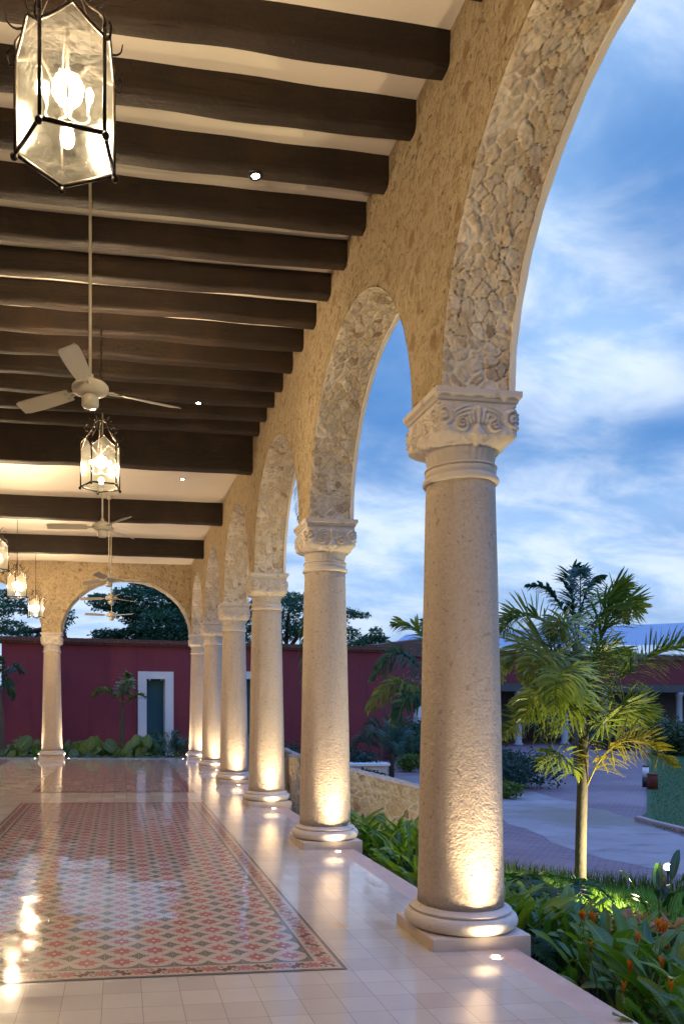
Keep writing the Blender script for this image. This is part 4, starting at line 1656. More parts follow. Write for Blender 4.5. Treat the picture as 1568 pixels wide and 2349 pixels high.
# ------------------------------------------------------------------ pavilion with corrugated roof
pa = Vector((at(1000, 1618, 50).x, at(1000, 1618, 50).y, 0)); pc = Vector((at(1640, 1618, 58).x, at(1640, 1618, 58).y, 0))
pd = (pc - pa).normalized(); pn = Vector((pd.y, -pd.x, 0)); PL = (pc - pa).length
root = thing('pavilion', 'low maroon pavilion with a corrugated metal roof across the drive', 'building')
b = MB(); obox(b, pa, pd, pn, 0, PL, -.3, 0, 3.0, 4.75); b.build('fascia', M['maroon_paint'], root)
b = MB(); obox(b, pa, pd, pn, 0, PL, -.35, .12, 4.76, 5.05); b.build('coping', M['brick_coping'], root)
b = MB(); obox(b, pa, pd, pn, 0, PL, -.32, .02, 2.45, 2.99); b.build('lintel', M['concrete'], root)
b = MB(); obox(b, pa, pd, pn, 0, PL + 22, -9, -.32, 2.6, 2.9); b.build('ceiling_slab', M['concrete'], root)
b = MB(); obox(b, pa, pd, pn, -8, PL + 22, -9.2, -9.0, GZ, 3.0); b.build('back_wall', M['pavilion_wall'], root)
for q in (.12, .27, .43, .575, .72, .86):
    b = MB()
    u = PL * q
    p = pa + pd * u - pn * .16
    b.lathe([(.30, 0), (.30, .15), (.22, .2), (.20, 3.2), (.28, 3.45), (.28, 3.6)], 18, (p.x, p.y, GZ))
    b.build('column', M['pavilion_column'], root, True)
for q in (.60, .80, .92):
    b = MB(); obox(b, pa, pd, pn, PL * q, PL * q + 1.3, -8.98, -8.9, GZ, 1.6); fo = b.build('door', M['door_wood'], root)
    b = MB(); obox(b, pa, pd, pn, PL * q + .2, PL * q + 1.1, -8.89, -8.85, -.4, 1.4); b.build('pane', M['window_glass'], fo)
# upper strip and roof
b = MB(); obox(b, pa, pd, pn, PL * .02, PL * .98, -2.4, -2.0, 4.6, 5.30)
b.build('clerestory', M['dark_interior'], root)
b = MB()
obox(b, pa, pd, pn, 0, PL, -1.98, -1.85, 4.9, 5.06)
obox(b, pa, pd, pn, 0, PL, -1.98, -1.85, 5.27, 5.36)
for q in np.linspace(.02, .98, 14):
    obox(b, pa, pd, pn, PL * q, PL * q + .22, -1.99, -1.86, 4.9, 5.3)
b.build('window_frame', M['white_metal'], root)
b = MB()
rows = []
nr_ = 300
el, er, rl, rr_ = at(884, 1491, 54), at(1680, 1476, 60), at(932, 1456, 63), at(1680, 1424, 67)
for i in range(nr_):
    q = i / (nr_ - 1)
    e0 = el.lerp(er, q); e1 = rl.lerp(rr_, q)
    rip = .035 * math.cos(i * math.pi)
    rows.append([tuple(e0.lerp(e1, k / 3) + Vector((0, 0, rip))) for k in range(4)])
b.grid(np.array(rows))
b.build('roof', M['metal_roof'], root)
# car parked behind
root = thing('parked_car', 'dark parked car with a glowing tail lamp seen through the pavilion', 'car', tuple(at(1172, 1650, 75).xy) + (GZ,), R(10))
b = MB()
rows = []
for (x, w_, zl, zh) in ((-2.1, .75, .45, .75), (-1.9, .84, .3, .9), (-1.2, .86, .28, .98), (-.9, .82, .28, 1.35), (-.1, .8, .28, 1.48), (.7, .8, .28, 1.42), (1.2, .84, .28, 1.0), (1.9, .82, .3, .92), (2.1, .74, .42, .7)):
    rows.append([(x, -w_, zl), (x, -w_, zl + (zh - zl) * .55), (x, -w_ * .8, zh), (x, w_ * .8, zh), (x, w_, zl + (zh - zl) * .55), (x, w_, zl)])
b.grid(np.array(rows)); n = 6
b.f.append(tuple(range(n))); b.f.append(tuple(8 * n + k for k in range(n)))
b.build('body', M['car_paint'], root, True)
for (x, y) in ((-1.3, -.78), (-1.3, .78), (1.3, -.78), (1.3, .78)):
    m = MB(); m.tube([(x, y - .1, .32), (x, y + .1, .32)], .32, 18); m.build('wheel', M['black_metal'], root, True)
m = MB(); m.box(-1.6, .9, -.87, -.85, .72, .80); m.build('tail_lamp', M['car_lamp'], root)

# bollard lamp and box by the lawn
p = gpt(1480, 1806)
root = thing('bollard', 'short white and black bollard lamp at the edge of the lawn', 'bollard', (p[0], p[1], GZ))
b = MB(); b.lathe([(.10, 0), (.10, .32)], 18); b.build('base', M['black_metal'], root, True)
b = MB(); b.lathe([(.095, .321), (.095, .66)], 18); b.build('shade', M['white_metal'], root, True)
b = MB(); b.lathe([(.10, .661), (.105, .67), (.10, .70), (.04, .715)], 18); b.build('cap', M['black_metal'], root, True)
p = gpt(1496, 1814)
root = thing('meter_box', 'rust red cylindrical box beside the bollard on the lawn', 'box', (p[0], p[1], GZ))
b = MB(); b.lathe([(.16, 0), (.155, .48), (.15, .5)], 20); b.build('drum', M['rust_red'], root, True)
b = MB(); b.lathe([(.17, .501), (.172, .53), (.15, .545), (.05, .55)], 20); b.build('lid', M['rust_red'], root, True)

# ------------------------------------------------------------------ plants


def leaf_grid(base, d0, up, length, width, droop, n=9, fold=.25, wave=.02, tip=1.0, seed=0, shape=1.0):
    """one broad leaf blade: returns V (n,5,3), rib, along"""
    g = np.random.default_rng(seed)
    d = np.array(d0, float); d /= np.linalg.norm(d)
    p = np.array(base, float)
    V = []; rib = []; al = []
    side = np.cross(d, (0, 0, 1.)); side /= np.linalg.norm(side) + 1e-9
    ph = g.uniform(0, 6)
    tw = g.uniform(-.5, .5)
    for i in range(n):
        q = i / (n - 1)
        wq = width * (math.sin(math.pi * min(1, (q * .93 + .035)) ** shape) ** .8)
        nrm = np.cross(side, d)
        s2 = side * math.cos(tw * q) + nrm * math.sin(tw * q)
        n2 = np.cross(s2, d)
        for e in (-1, -.5, 0, .5, 1):
            off = s2 * e * wq * .5 + n2 * (abs(e) * fold * wq * .5 + wave * math.sin(q * 11 + e * 2 + ph) * abs(e) * .5)
            V.append(p + off); rib.append(abs(e)); al.append(q)
        step = length / (n - 1)
        p = p + d * step
        d = d + np.array((0, 0, -1.)) * droop * step / length * 1.6 * (q + .15)
        d /= np.linalg.norm(d)
        side = np.cross(d, (0, 0, 1.)) if abs(d[2]) < .97 else side
        side /= np.linalg.norm(side) + 1e-9
    return np.array(V), rib, al


LF = [(i * 5 + j, (i + 1) * 5 + j, (i + 1) * 5 + j + 1, i * 5 + j + 1) for i in range(8) for j in range(4)]


def leaf_cluster(specs, name, mat, parent, n=9):
    V = []; F = []; rib = []; al = []; sh = []
    for k, s in enumerate(specs):
        v, r, a_ = leaf_grid(n=n, **s)
        b = len(V)
        V.extend(v.tolist()); rib += r; al += a_
        q = (s.get('seed', k) * .377) % 1
        sh += [q] * len(r)
        F += [tuple(b + i for i in f) for f in LF]
    return np_mesh(name, np.array(V), np.array(F), mat, parent, True, {'rib': rib, 'along': al, 'shade': sh})


def make_heliconia(seed, tall, nl, flowers, label, mat='heliconia_leaf', group='heliconia plants in the bed by the terrace', nm='heliconia_plant', spread=1.0):
    g = random.Random(seed)
    root = thing(nm, label, 'plant', (0, 0, 0), 0, group)
    specs = []; st = MB()
    for k in range(nl):
        a = g.uniform(0, 6.28)
        q = g.uniform(.02, .16)
        base = Vector((q * math.cos(a), q * math.sin(a), 0))
        h = tall * g.uniform(.25, .75)
        lean = g.uniform(.1, .55) * spread
        a2 = a + g.uniform(-.6, .6)
        top = base + Vector((math.cos(a2) * lean * h, math.sin(a2) * lean * h, h))
        st.tube(bez([base, base.lerp(top, .5) + Vector((0, 0, .03)), top], 5), [.009, .008, .007, .006, .005], 5)
        tilt = g.uniform(.5, 1.5)
        d = Vector((math.cos(a2) * .75, math.sin(a2) * .75, tilt))
        ln = g.uniform(.26, .47) * (.7 + .3 * tall) * (1.4 if seed % 2 else 1.0) * (.55 if mat == 'croton_leaf' else 1.0)
        specs.append(dict(base=tuple(top), d0=tuple(d), up=None, length=ln, width=ln * g.uniform(.17, .25), droop=g.uniform(.3, 1.5), fold=g.uniform(.15, .5), wave=.02, seed=seed * 100 + k, shape=.9))
    leaf_cluster(specs, 'leaves', M['heliconia_lit' if mat == 'heliconia_leaf' and seed % 3 != 1 else mat], root)
    if mat == 'heliconia_leaf' and seed % 2 == 0:
        a = g.uniform(0, 6.28)
        leaf_cluster([dict(base=(.03, .02, tall * .3), d0=(math.cos(a + j), math.sin(a + j), .5), up=None, length=.26, width=.045, droop=3.2, fold=.8, wave=.05, seed=seed + 40 + j) for j in range(2)], 'dry_leaves', M['dry_leaf'], root)
    for k in range(flowers):
        a = g.uniform(0, 6.28)
        h = tall * g.uniform(1.0, 1.3)
        top = Vector((math.cos(a) * .2 * h, math.sin(a) * .2 * h, h))
        st.tube(bez([(0, 0, 0), top * .5, top], 6), .0045, 5)
        sp = []
        for j in range(5):
            an = 2.4 * j
            d = Vector((math.cos(an) * .35, math.sin(an) * .35, 1.2 - .1 * j))
            sp.append(dict(base=tuple(top + Vector((0, 0, .012 * j))), d0=tuple(d), up=None, length=.088 - .008 * j, width=.019, droop=.1, fold=.6, wave=0, seed=seed + j))
        leaf_cluster(sp, 'flower', M['flower_orange'], root)
    st.build('stems', M['heliconia_leaf'], root, True)
    return root


hel_lab = 'clump of broad upright lance-shaped green leaves in the bed beside the terrace'
hel_fl = 'clump of lance-shaped green leaves carrying orange flower heads in the bed'
protos = [make_heliconia(200 + i, .55 + .06 * i, 11, 0, hel_lab) for i in range(5)] + [make_heliconia(300 + i, .58 + .05 * i, 9, 2 + (i % 2), hel_fl) for i in range(3)]
pg = random.Random(5)
spots = []
tries = 0
while len(spots) < 165 and tries < 9000:
    tries += 1
    x = pg.uniform(2.62, 5.6); y = pg.uniform(2.2, 11.6)
    if x > 3.1 + max(0, 7.2 - y) * .52 and y < 7.6: continue
    if y >= 7.6 and x > 3.4 + (11.6 - y) * .15: continue
    md = .20 if y < 8 else .24
    if any(math.hypot(x - a, y - b) < md for a, b in spots): continue
    # keep plinths clear
    if x < 2.72 or (x < 3.15 and any(abs(y - c) < .62 for c in COLY)): continue
    spots.append((x, y))
used = set()
def top_limit(x, y, zb):
    # the bed is kept low so that the lawn and drive show above it
    dpt = x * math.sin(YAW) + y * math.cos(YAW); xr = x * math.cos(YAW) - y * math.sin(YAW)
    sx = 574.57 + 1814.3 * xr / dpt
    lim = 1850 if sx < 1000 else 2000 + max(0, min(1, (sx - 1180) / 90)) * 40 + max(0, min(1, (sx - 1270) / 300)) * 115
    return CAM_Z - (lim - 1618.4) / 1814.3 * dpt - zb
phs = [max(v.co.z for ch in kids(p_) if ch.type == 'MESH' for v in ch.data.vertices) for p_ in protos]
for (x, y) in spots:
    k = pg.randrange(len(protos)) if pg.random() < .85 else pg.randrange(5, 8)
    if k >= 5 and (y > 7.4 and pg.random() < .75 or pg.random() < .35): k = pg.randrange(5)
    pr_ = protos[k]
    smax = top_limit(x, y, bank_z(x, y)) / phs[k] * pg.uniform(.85, 1.12)
    if smax < .38: continue
    if k in used:
        o = copy_tree(pr_)
    else:
        o = pr_; used.add(k)
    s = pg.uniform(.85, 1.15)
    if x < 2.85: s *= .75
    s = min(s, smax)
    o.location = (x, y, bank_z(x, y) - .02); o.rotation_euler = (0, 0, pg.uniform(0, 6.28)); o.scale = (s, s, s)
for k, pr_ in enumerate(protos):
    if k not in used:
        pr_.location = (2.9, 2.4 + .2 * k, -.6)

# croton shrubs with orange leaves, strelitzia, ferns
for i, (px_, py_, d_, s) in enumerate([(1395, 2050, 7.3, 1.0), (1450, 2052, 7.0, 1.05), (1512, 2060, 6.7, 1.1), (1568, 2070, 6.4, 1.1)]):
    p = at(px_, py_, d_)
    lab = ['orange and bronze leaved shrub at the left end of its row on the lawn edge', 'orange and bronze leaved shrub, second from the left of its row', 'orange and bronze leaved shrub, third from the left of its row', 'orange and bronze leaved shrub at the right edge of the picture'][i]
    o = make_heliconia(500 + i, .34, 34, 0, lab, 'croton_leaf', 'orange leaved shrubs on the bed edge', 'croton_shrub', 1.6)
    zb = bank_z(p.x, p.y)
    o.location = (p.x, p.y, zb); o.scale = (s, s, max(.6, (p.z + .06 - zb) / .62))
p = at(1512, 2110, 8.3)
o = make_heliconia(604, .70, 13, 0, 'dark paddle-leaved plant silhouetted in front of the garden lamp', 'dark_leaf', None, 'paddle_leaf_plant', 1.1)
zb = bank_z(p.x, p.y); o.location = (p.x, p.y, zb); o.scale = (1.0, 1.0, 1.05)


def frond(ctrl, nlf, llen, lw, plume, parent, mat, name='frond', droop=.6, base_skip=.16, rr=.011, seed=0, tipf=.55, segs=4, fwd=.55, rach_mat=None):
    g = random.Random(seed)
    pts = bez(ctrl, 40)
    V = []; F = []; sh = []
    # rachis
    rb = MB(); rb.tube(pts[::2] + [pts[-1]], [rr * (1 - .8 * i / 20) for i in range(21)], 6)
    V += rb.v; F += rb.f; sh += [.9] * len(rb.v)
    for k in range(nlf):
        q = base_skip + (1 - base_skip) * (k + g.random() * .8) / nlf
        i = min(int(q * 39), 38); u_ = q * 39 - i
        p = pts[i].lerp(pts[i + 1], u_); T = (pts[i + 1] - pts[i]).normalized()
        side = T.cross(Vector((0, 0, 1)))
        if side.length < .1: side = Vector((1, 0, 0))
        side.normalize(); nup = side.cross(T)
        sg = 1 if k % 2 else -1
        an = g.choice(plume) + g.uniform(-.25, .25)
        d = (side * sg * math.cos(an) + nup * math.sin(an)) * 1.0 + T * (fwd + .5 * q * q)
        d.normalize()
        L = llen * (.45 + .55 * math.sin(math.pi * min(1, .12 + q * .95)) ** .7) * g.uniform(.8, 1.1)
        if q > .9: L *= tipf + (1 - q) * 4
        wv = d.cross(Vector((0, 0, 1)).lerp(T, .6))
        if wv.length < .1: wv = T.copy()
        wv.normalize()
        b = len(V); c = p.copy(); dd_ = d.copy()
        s_ = g.random()
        for m in range(segs + 1):
            f_ = m / segs
            wdt = lw * (.35 + 1.3 * f_ if f_ < .5 else 1.0 - .25 * (f_ - .5) * 2) * (1 if m < segs else .25)
            V.append(tuple(c - wv * wdt * .5)); V.append(tuple(c + wv * wdt * .5)); sh += [s_, s_]
            c = c + dd_ * (L / segs)
            dd_ = (dd_ + Vector((0, 0, -1)) * droop * (1.0 / segs)).normalized()
        for m in range(segs):
            F.append((b + 2 * m, b + 2 * m + 1, b + 2 * m + 3, b + 2 * m + 2))
    me = bpy.data.meshes.new(name); me.from_pydata([tuple(map(float, v)) for v in V], [], F); me.update()
    me.polygons.foreach_set('use_smooth', [True] * len(F))
    a_ = me.attributes.new('shade', 'FLOAT', 'POINT'); a_.data.foreach_set('value', np.array(sh, dtype=np.float32))
    me.materials.append(mat)
    o = bpy.data.objects.new(name, me)
    return link(o, parent)


def trunk_obj(pts, radii, parent, mat, name='trunk', n=14):
    b = MB(); b.tube(pts, radii, n)
    return b.build(name, mat, parent, True)


PL3 = [-.7, -.2, .25, .7]
# --- big foxtail palm on the right
tb = at(1330, 2040, 9.6)
zb = bank_z(tb.x, tb.y)
root = thing('foxtail_palm', 'foxtail palm with a grey trunk and bushy fronds on the grass at right', 'palm', (0, 0, 0))
D = 9.6
q = lambda x, y, dd=0: at(x, y, D + dd)
tr = [Vector((tb.x, tb.y, zb - .1)), q(1331, 1980), q(1333, 1880), q(1336, 1780), q(1338, 1690), q(1338, 1640)]
trunk_obj(bez(tr, 24), [.068 - .0005 * i for i in range(16)] + [.060, .058, .056, .054, .050, .046, .04, .03], root, M['palm_trunk'])
fronds = [
    ([(1336, 1690, 0), (1310, 1540, -.1), (1250, 1430, .0), (1190, 1415, .1), (1146, 1450, .1)], 150, .42, .8, 'palm_leaf'),
    ([(1338, 1690, 0), (1362, 1520, .1), (1392, 1420, .2), (1430, 1385, .2), (1462, 1400, .3)], 150, .40, .6, 'palm_leaf'),
    ([(1340, 1700, 0), (1385, 1610, -.2), (1440, 1540, -.3), (1510, 1500, -.4), (1585, 1480, -.5)], 130, .42, .7, 'palm_leaf'),
    ([(1334, 1690, 0), (1312, 1590, -.4), (1285, 1520, -.8), (1240, 1510, -1.1), (1205, 1560, -1.2)], 150, .36, 1.0, 'palm_leaf'),
    ([(1336, 1690, 0), (1322, 1560, -.2), (1310, 1470, -.4), (1290, 1430, -.6), (1265, 1440, -.8)], 130, .36, .9, 'palm_leaf'),
    ([(1334, 1730, 0), (1290, 1660, .0), (1235, 1640, -.1), (1190, 1650, -.1), (1150, 1690, -.2)], 90, .34, 1.3, 'palm_leaf'),
    ([(1338, 1720, 0), (1390, 1650, .3), (1430, 1625, .5), (1465, 1630, .6), (1482, 1660, .6)], 120, .38, .7, 'palm_leaf'),
    ([(1334, 1810, 0), (1312, 1760, -.1), (1290, 1735, -.2), (1262, 1735, -.3), (1235, 1765, -.3)], 34, .30, 1.4, 'palm_leaf'),
    ([(1340, 1815, 0), (1375, 1745, -.2), (1420, 1705, -.4), (1480, 1705, -.6), (1545, 1760, -.7)], 92, .36, 1.2, 'lamplit_leaf'),
    ([(1338, 1690, 0), (1350, 1560, .3), (1372, 1500, .6), (1410, 1500, .9), (1440, 1540, 1.0)], 110, .36, .9, 'palm_leaf'),
    ([(1336, 1690, 0), (1300, 1560, -.3), (1255, 1480, -.5), (1205, 1480, -.6), (1168, 1535, -.6)], 120, .40, .9, 'palm_leaf'),
    ([(1336, 1700, 0), (1318, 1600, -.6), (1300, 1545, -1.0), (1280, 1555, -1.4), (1268, 1620, -1.6)], 110, .36, 1.1, 'palm_leaf'),
    ([(1338, 1690, 0), (1352, 1500, -.2), (1378, 1400, -.2), (1402, 1360, -.1), (1428, 1352, 0)], 130, .38, .6, 'palm_leaf'),
    ([(1334, 1700, 0), (1300, 1620, -.5), (1265, 1590, -.8), (1225, 1600, -1.0), (1200, 1650, -1.1)], 110, .36, 1.2, 'palm_leaf'),
]
for i, (pts, n, ll, dr, mt) in enumerate(fronds):
    o = frond([q(*p) for p in pts], int(n * 1.75), ll * 1.05, .025, [-1.0, -.45, .1, .5, 1.0], root, M[mt], seed=900 + i, droop=dr * (1.1 if pts[-1][2] < -.75 else .42), rr=.012, fwd=.22)
    if mt == 'lamplit_leaf': o['label'] = 'low frond with leaflets painted lamplit yellow'

# --- palm half hidden behind the nearest column
root = thing('foxtail_palm', 'foxtail palm with dark drooping fronds left of the nearest column', 'palm')
D = 14.0
tr = [Vector((q(1010, 1700).x, q(1010, 1700).y, GZ)), q(1010, 1750), q(1008, 1650), q(1005, 1600)]
trunk_obj(bez(tr, 12), [.10] * 8 + [.09, .08, .07, .05], root, M['palm_trunk'])
for i, (pts, n, ll, dr) in enumerate([([(1005, 1610, 0), (990, 1500, 0), (950, 1440, .1), (900, 1432, .2)], 110, .42, .6),
                                      ([(1005, 1610, 0), (960, 1530, -.2), (905, 1500, -.3), (852, 1560, -.4)], 130, .45, 1.2),
                                      ([(1005, 1610, 0), (955, 1580, -.4), (900, 1570, -.6), (845, 1630, -.8)], 120, .42, 1.3),
                                      ([(1005, 1610, 0), (975, 1600, -.5), (935, 1600, -.8), (905, 1660, -1)], 100, .40, 1.3),
                                      ([(1005, 1610, 0), (1060, 1500, .2), (1110, 1480, .3), (1150, 1560, .4)], 100, .42, 1.0),
                                      ([(1005, 1610, 0), (1010, 1500, .4), (1000, 1440, .8), (980, 1430, 1.2)], 100, .42, .8)]):
    frond([q(*p) for p in pts], n, ll, .05, PL3, root, M['palm_leaf_dark'] if i % 2 else M['palm_leaf'], seed=940 + i, droop=dr, rr=.018)

# --- palm behind the second column, only hanging fronds show
root = thing('slender_palm', 'tall palm hidden behind the second column, its fronds hanging at either side', 'palm')
D = 15.0
tr = [Vector((q(752, 1700).x, q(752, 1700).y, GZ)), q(752, 1600), q(750, 1300), q(748, 1080)]
trunk_obj(bez(tr, 14), [.11] * 10 + [.10, .09, .08, .06], root, M['palm_trunk'])
for i, (pts, n, ll, dr) in enumerate([([(748, 1085, 0), (720, 1040, 0), (692, 1080, 0), (684, 1200, 0)], 90, .34, 1.5),
                                      ([(748, 1390, 0), (720, 1400, -.1), (700, 1470, -.2), (694, 1610, -.2)], 90, .30, 1.5),
                                      ([(748, 1085, 0), (770, 1050, .3), (770, 1120, .6), (765, 1200, .8)], 70, .3, 1.2)]):
    frond([q(*p) for p in pts], n, ll, .03, PL3, root, M['palm_leaf_dark'], seed=960 + i, droop=dr, rr=.02)

# --- royal palm far behind the big palm
root = thing('royal_palm', 'tall dark feathery palm rising beyond the pavilion behind the foxtail palm', 'palm')
D = 30.0
tr = [Vector((q(1325, 1700).x, q(1325, 1700).y, GZ)), q(1325, 1600), q(1324, 1480)]
trunk_obj(bez(tr, 10), [.2] * 6 + [.18, .16, .14, .10], root, M['palm_trunk'])
for i, (pts, n, ll, dr) in enumerate([([(1324, 1480, 0), (1312, 1380, 0), (1308, 1325, .1), (1318, 1302, .2)], 130, .75, .5),
                                      ([(1324, 1480, 0), (1332, 1400, 0), (1352, 1340, .2), (1388, 1320, .4)], 110, .42, 1.0),
                                      ([(1324, 1480, 0), (1290, 1400, 0), (1250, 1350, .3), (1205, 1345, .4)], 110, .5, .9),
                                      ([(1324, 1480, 0), (1330, 1380, -.8), (1330, 1320, -1.5), (1330, 1305, -2.2)], 110, .6, .6),
                                      ([(1324, 1480, 0), (1370, 1420, .3), (1410, 1400, .5), (1440, 1430, .7)], 90, .5, 1.)]):
    frond([q(*p) for p in pts], int(n * 1.4), ll, .10, PL3, root, M['palm_leaf_dark'], seed=980 + i, droop=dr, rr=.03)

# --- small palms: date palm at the wall end, beds
def fan_palm(label, x, y, d, zbase, height, nf, flen, seed, mat='palm_leaf_dark', trunk_r=.10, nm='date_palm', lw=.018, ll=.22, spreadz=.9, nl=60):
    g = random.Random(seed)
    p = at(x, y, d)
    root = thing(nm, label, 'palm')
    b = Vector((p.x, p.y, zbase)); c = b + Vector((0, 0, height))
    bb = MB(); bb.tube([b - Vector((0, 0, .1)), b.lerp(c, .5), c], [trunk_r, trunk_r * .95, trunk_r * .8], 12)
    bb.build('trunk', M['bark'], root, True)
    for k in range(nf):
        a = 2.4 * k + g.uniform(-.3, .3)
        el = .25 + 1.1 * (k / nf)
        dv = Vector((math.cos(a) * math.cos(el), math.sin(a) * math.cos(el), math.sin(el)))
        L = flen * g.uniform(.85, 1.1)
        p1 = c + dv * L * .4 + Vector((0, 0, .05)); p2 = c + dv * L * .75 + Vector((0, 0, -.02 * L)); p3 = c + Vector((dv.x, dv.y, dv.z * .55)) * L + Vector((0, 0, -.22 * L))
        frond([c, p1, p2, p3], nl, ll, lw, [.15, .45], root, M[mat], seed=seed * 50 + k, droop=.35, base_skip=.2, rr=.008, segs=2, fwd=.8)
    return root


fan_palm('small date palm with a stubby dark trunk by the end of the maroon wall', 898, 1790, 28.5, GZ, .95, 22, 1.75, 31, lw=.03, ll=.4)
fan_palm('feathery date palm in the end bed before the white-framed door', 380, 1735, 24.8, -.46, .30, 20, 1.15, 32, lw=.022, ll=.3)
fan_palm('feathery green palm at the left of the end bed, behind the end column', 62, 1735, 24.6, -.46, .2, 16, 1.0, 33, 'palm_leaf', lw=.022, ll=.3)
# foxtail palm before the maroon wall
root = thing('foxtail_palm', 'young foxtail palm with three fronds against the maroon wall', 'palm')
D = 25.3
tr = [Vector((q(279, 1700).x, q(279, 1700).y, -.5)), q(279, 1700), q(280, 1650), q(282, 1600)]
trunk_obj(bez(tr, 10), [.075] * 7 + [.06, .05, .035], root, M['palm_trunk'])
for i, (pts, n, ll, dr) in enumerate([([(281, 1612, 0), (283, 1580, 0), (288, 1558, .1), (293, 1545, .1)], 130, .42, .9),
                                      ([(281, 1612, 0), (258, 1592, 0), (232, 1585, -.1), (211, 1600, -.1)], 110, .30, .8),
                                      ([(281, 1612, 0), (300, 1605, 0), (318, 1594, .1), (336, 1600, .1)], 80, .26, .9),
                                      ([(281, 1612, 0), (284, 1585, -.3), (290, 1566, -.5), (298, 1560, -.7)], 110, .40, 1.0)]):
    frond([q(*p) for p in pts], n, ll, .05, PL3, root, M['palm_leaf'], seed=1020 + i, droop=dr, rr=.02)
root = thing('foxtail_palm', 'foxtail palm cut off by the left edge, in front of the maroon wall', 'palm')
D = 24.6
tr = [Vector((q(6, 1700).x, q(6, 1700).y, -.5)), q(5, 1690), q(3, 1640), q(0, 1580)]
trunk_obj(bez(tr, 10), [.085] * 7 + [.07, .06, .045], root, M['palm_trunk'])
for i, (pts, n, ll, dr) in enumerate([([(0, 1580, 0), (15, 1545, 0), (35, 1530, -.1), (56, 1545, -.1)], 120, .32, .8),
                                      ([(0, 1580, 0), (12, 1565, 0), (22, 1575, -.3), (30, 1605, -.4)], 120, .30, 1.1),
                                      ([(0, 1580, 0), (-30, 1540, 0), (-60, 1535, .1), (-90, 1570, .1)], 100, .32, .8),
                                      ([(0, 1580, 0), (-4, 1540, .2), (-6, 1520, .4), (-4, 1510, .5)], 110, .34, .8)]):
    frond([q(*p) for p in pts], n, ll, .05, PL3, root, M['palm_leaf_dark'], seed=1040 + i, droop=dr, rr=.02)

# --- elephant ear plants in the end bed


def ear_leaf(b_, c, nrm, up, L, seed):
    """heart shaped blade: returns verts, faces, rib"""
    n = 22
    u_ = Vector(up).normalized(); nv_ = Vector(nrm).normalized(); s_ = u_.cross(nv_).normalized()
    out = []
    for i in range(n):
        a = 2 * math.pi * i / n
        # heart outline
        x = .34 * math.sin(a) * (1 - .28 * math.cos(a))
        y = .52 * math.cos(a) - .06 * math.cos(2 * a) - (.14 if abs(a - math.pi) < .2 else 0) * -1
        out.append(Vector(c) + s_ * x * L + u_ * y * L + nv_ * (-.10 * abs(x) * L - .10 * y * y * L + .015 * math.sin(i * 2.1 + seed) * L))
    V = [tuple(Vector(c))] + [tuple(p) for p in out]
    F = [(0, 1 + i, 1 + (i + 1) % n) for i in range(n)]
    rib = [0] + [min(1, .04 + abs(math.sin(2 * math.pi * i / n))) for i in range(n)]
    return V, F, rib


def ear_plant(label, loc, seed, n, size):
    g = random.Random(seed)
    root = thing('elephant_ear_plant', label, 'plant', loc, 0, 'big-leaved plants in the end bed')
    V = []; F = []; rib = []; sh = []; al = []
    st = MB()
    for k in range(n):
        a = g.uniform(0, 6.28); h = size * g.uniform(.55, 1.05); r = size * g.uniform(.08, .5)
        c = Vector((r * math.cos(a), r * math.sin(a), h))
        st.tube(bez([(0, 0, 0), c * .5 + Vector((0, 0, .1)), c], 7), [.018, .016, .014, .012, .011, .010, .008], 6)
        nd = Vector((.7 * math.cos(a) + g.uniform(-.5, .5), -.75 + g.uniform(-.4, .5), .35 + g.uniform(-.4, .5)))
        up = Vector((.5 * math.cos(a) + g.uniform(-.5, .5), .2, 1.0 * g.choice([1, 1, -.5, .7])))
        up = up - nd * up.dot(nd) / nd.length_squared
        v, f_, rb = ear_leaf(None, c, nd, up, size * g.uniform(.48, .70), k)
        b = len(V); V += v; F += [tuple(b + i for i in q_) for q_ in f_]; rib += rb
        s_ = g.random(); sh += [s_] * len(v); al += [r_ * .2 for r_ in rb]
    np_mesh('leaves', np.array(V), np.array(F), M['ear_leaf'], root, True, {'rib': rib, 'shade': sh, 'along': al})
    st.build('stems', M['ear_leaf'], root, True)
    return root


ears = [(20, 'at the left edge of the picture'), (48, 'left of the end column, behind the ferns'), (160, 'just right of the end column'), (190, 'second right of the end column'), (218, 'with the tallest pale leaf, mid bed'),
        (248, 'just left of the young palm trunk'), (285, 'at the foot of the young palm'), (312, 'right of the young palm trunk'), (338, 'before the white door frame')]
for i, (x, w_) in enumerate(ears):
    d_ = 23.7 + (i % 3) * .35
    p = at(x, 1700, d_)
    ear_plant('elephant ear plant with broad heart-shaped leaves, ' + w_, (p.x, p.y, -.46), 40 + i, 7 + i % 3, .66 + .12 * ((i * 5) % 3))
# upright spiky plants between them
eg = random.Random(23)
for i, x in enumerate((34, 78, 150, 176, 204, 236, 268, 300, 326, 352, 415)):
    o = copy_tree(protos[i % 5])
    p = at(x, 1700, 24.1 + eg.uniform(0, .5))
    s_ = eg.uniform(.95, 1.35)
    o.location = (p.x, p.y, -.46); o.rotation_euler = (0, 0, eg.uniform(0, 6.28)); o.scale = (s_ * .8, s_ * .8, s_)
    o['label'] = 'upright lance-leaved plant among the elephant ears of the end bed'; o['group'] = 'lance-leaved plants in the end bed'
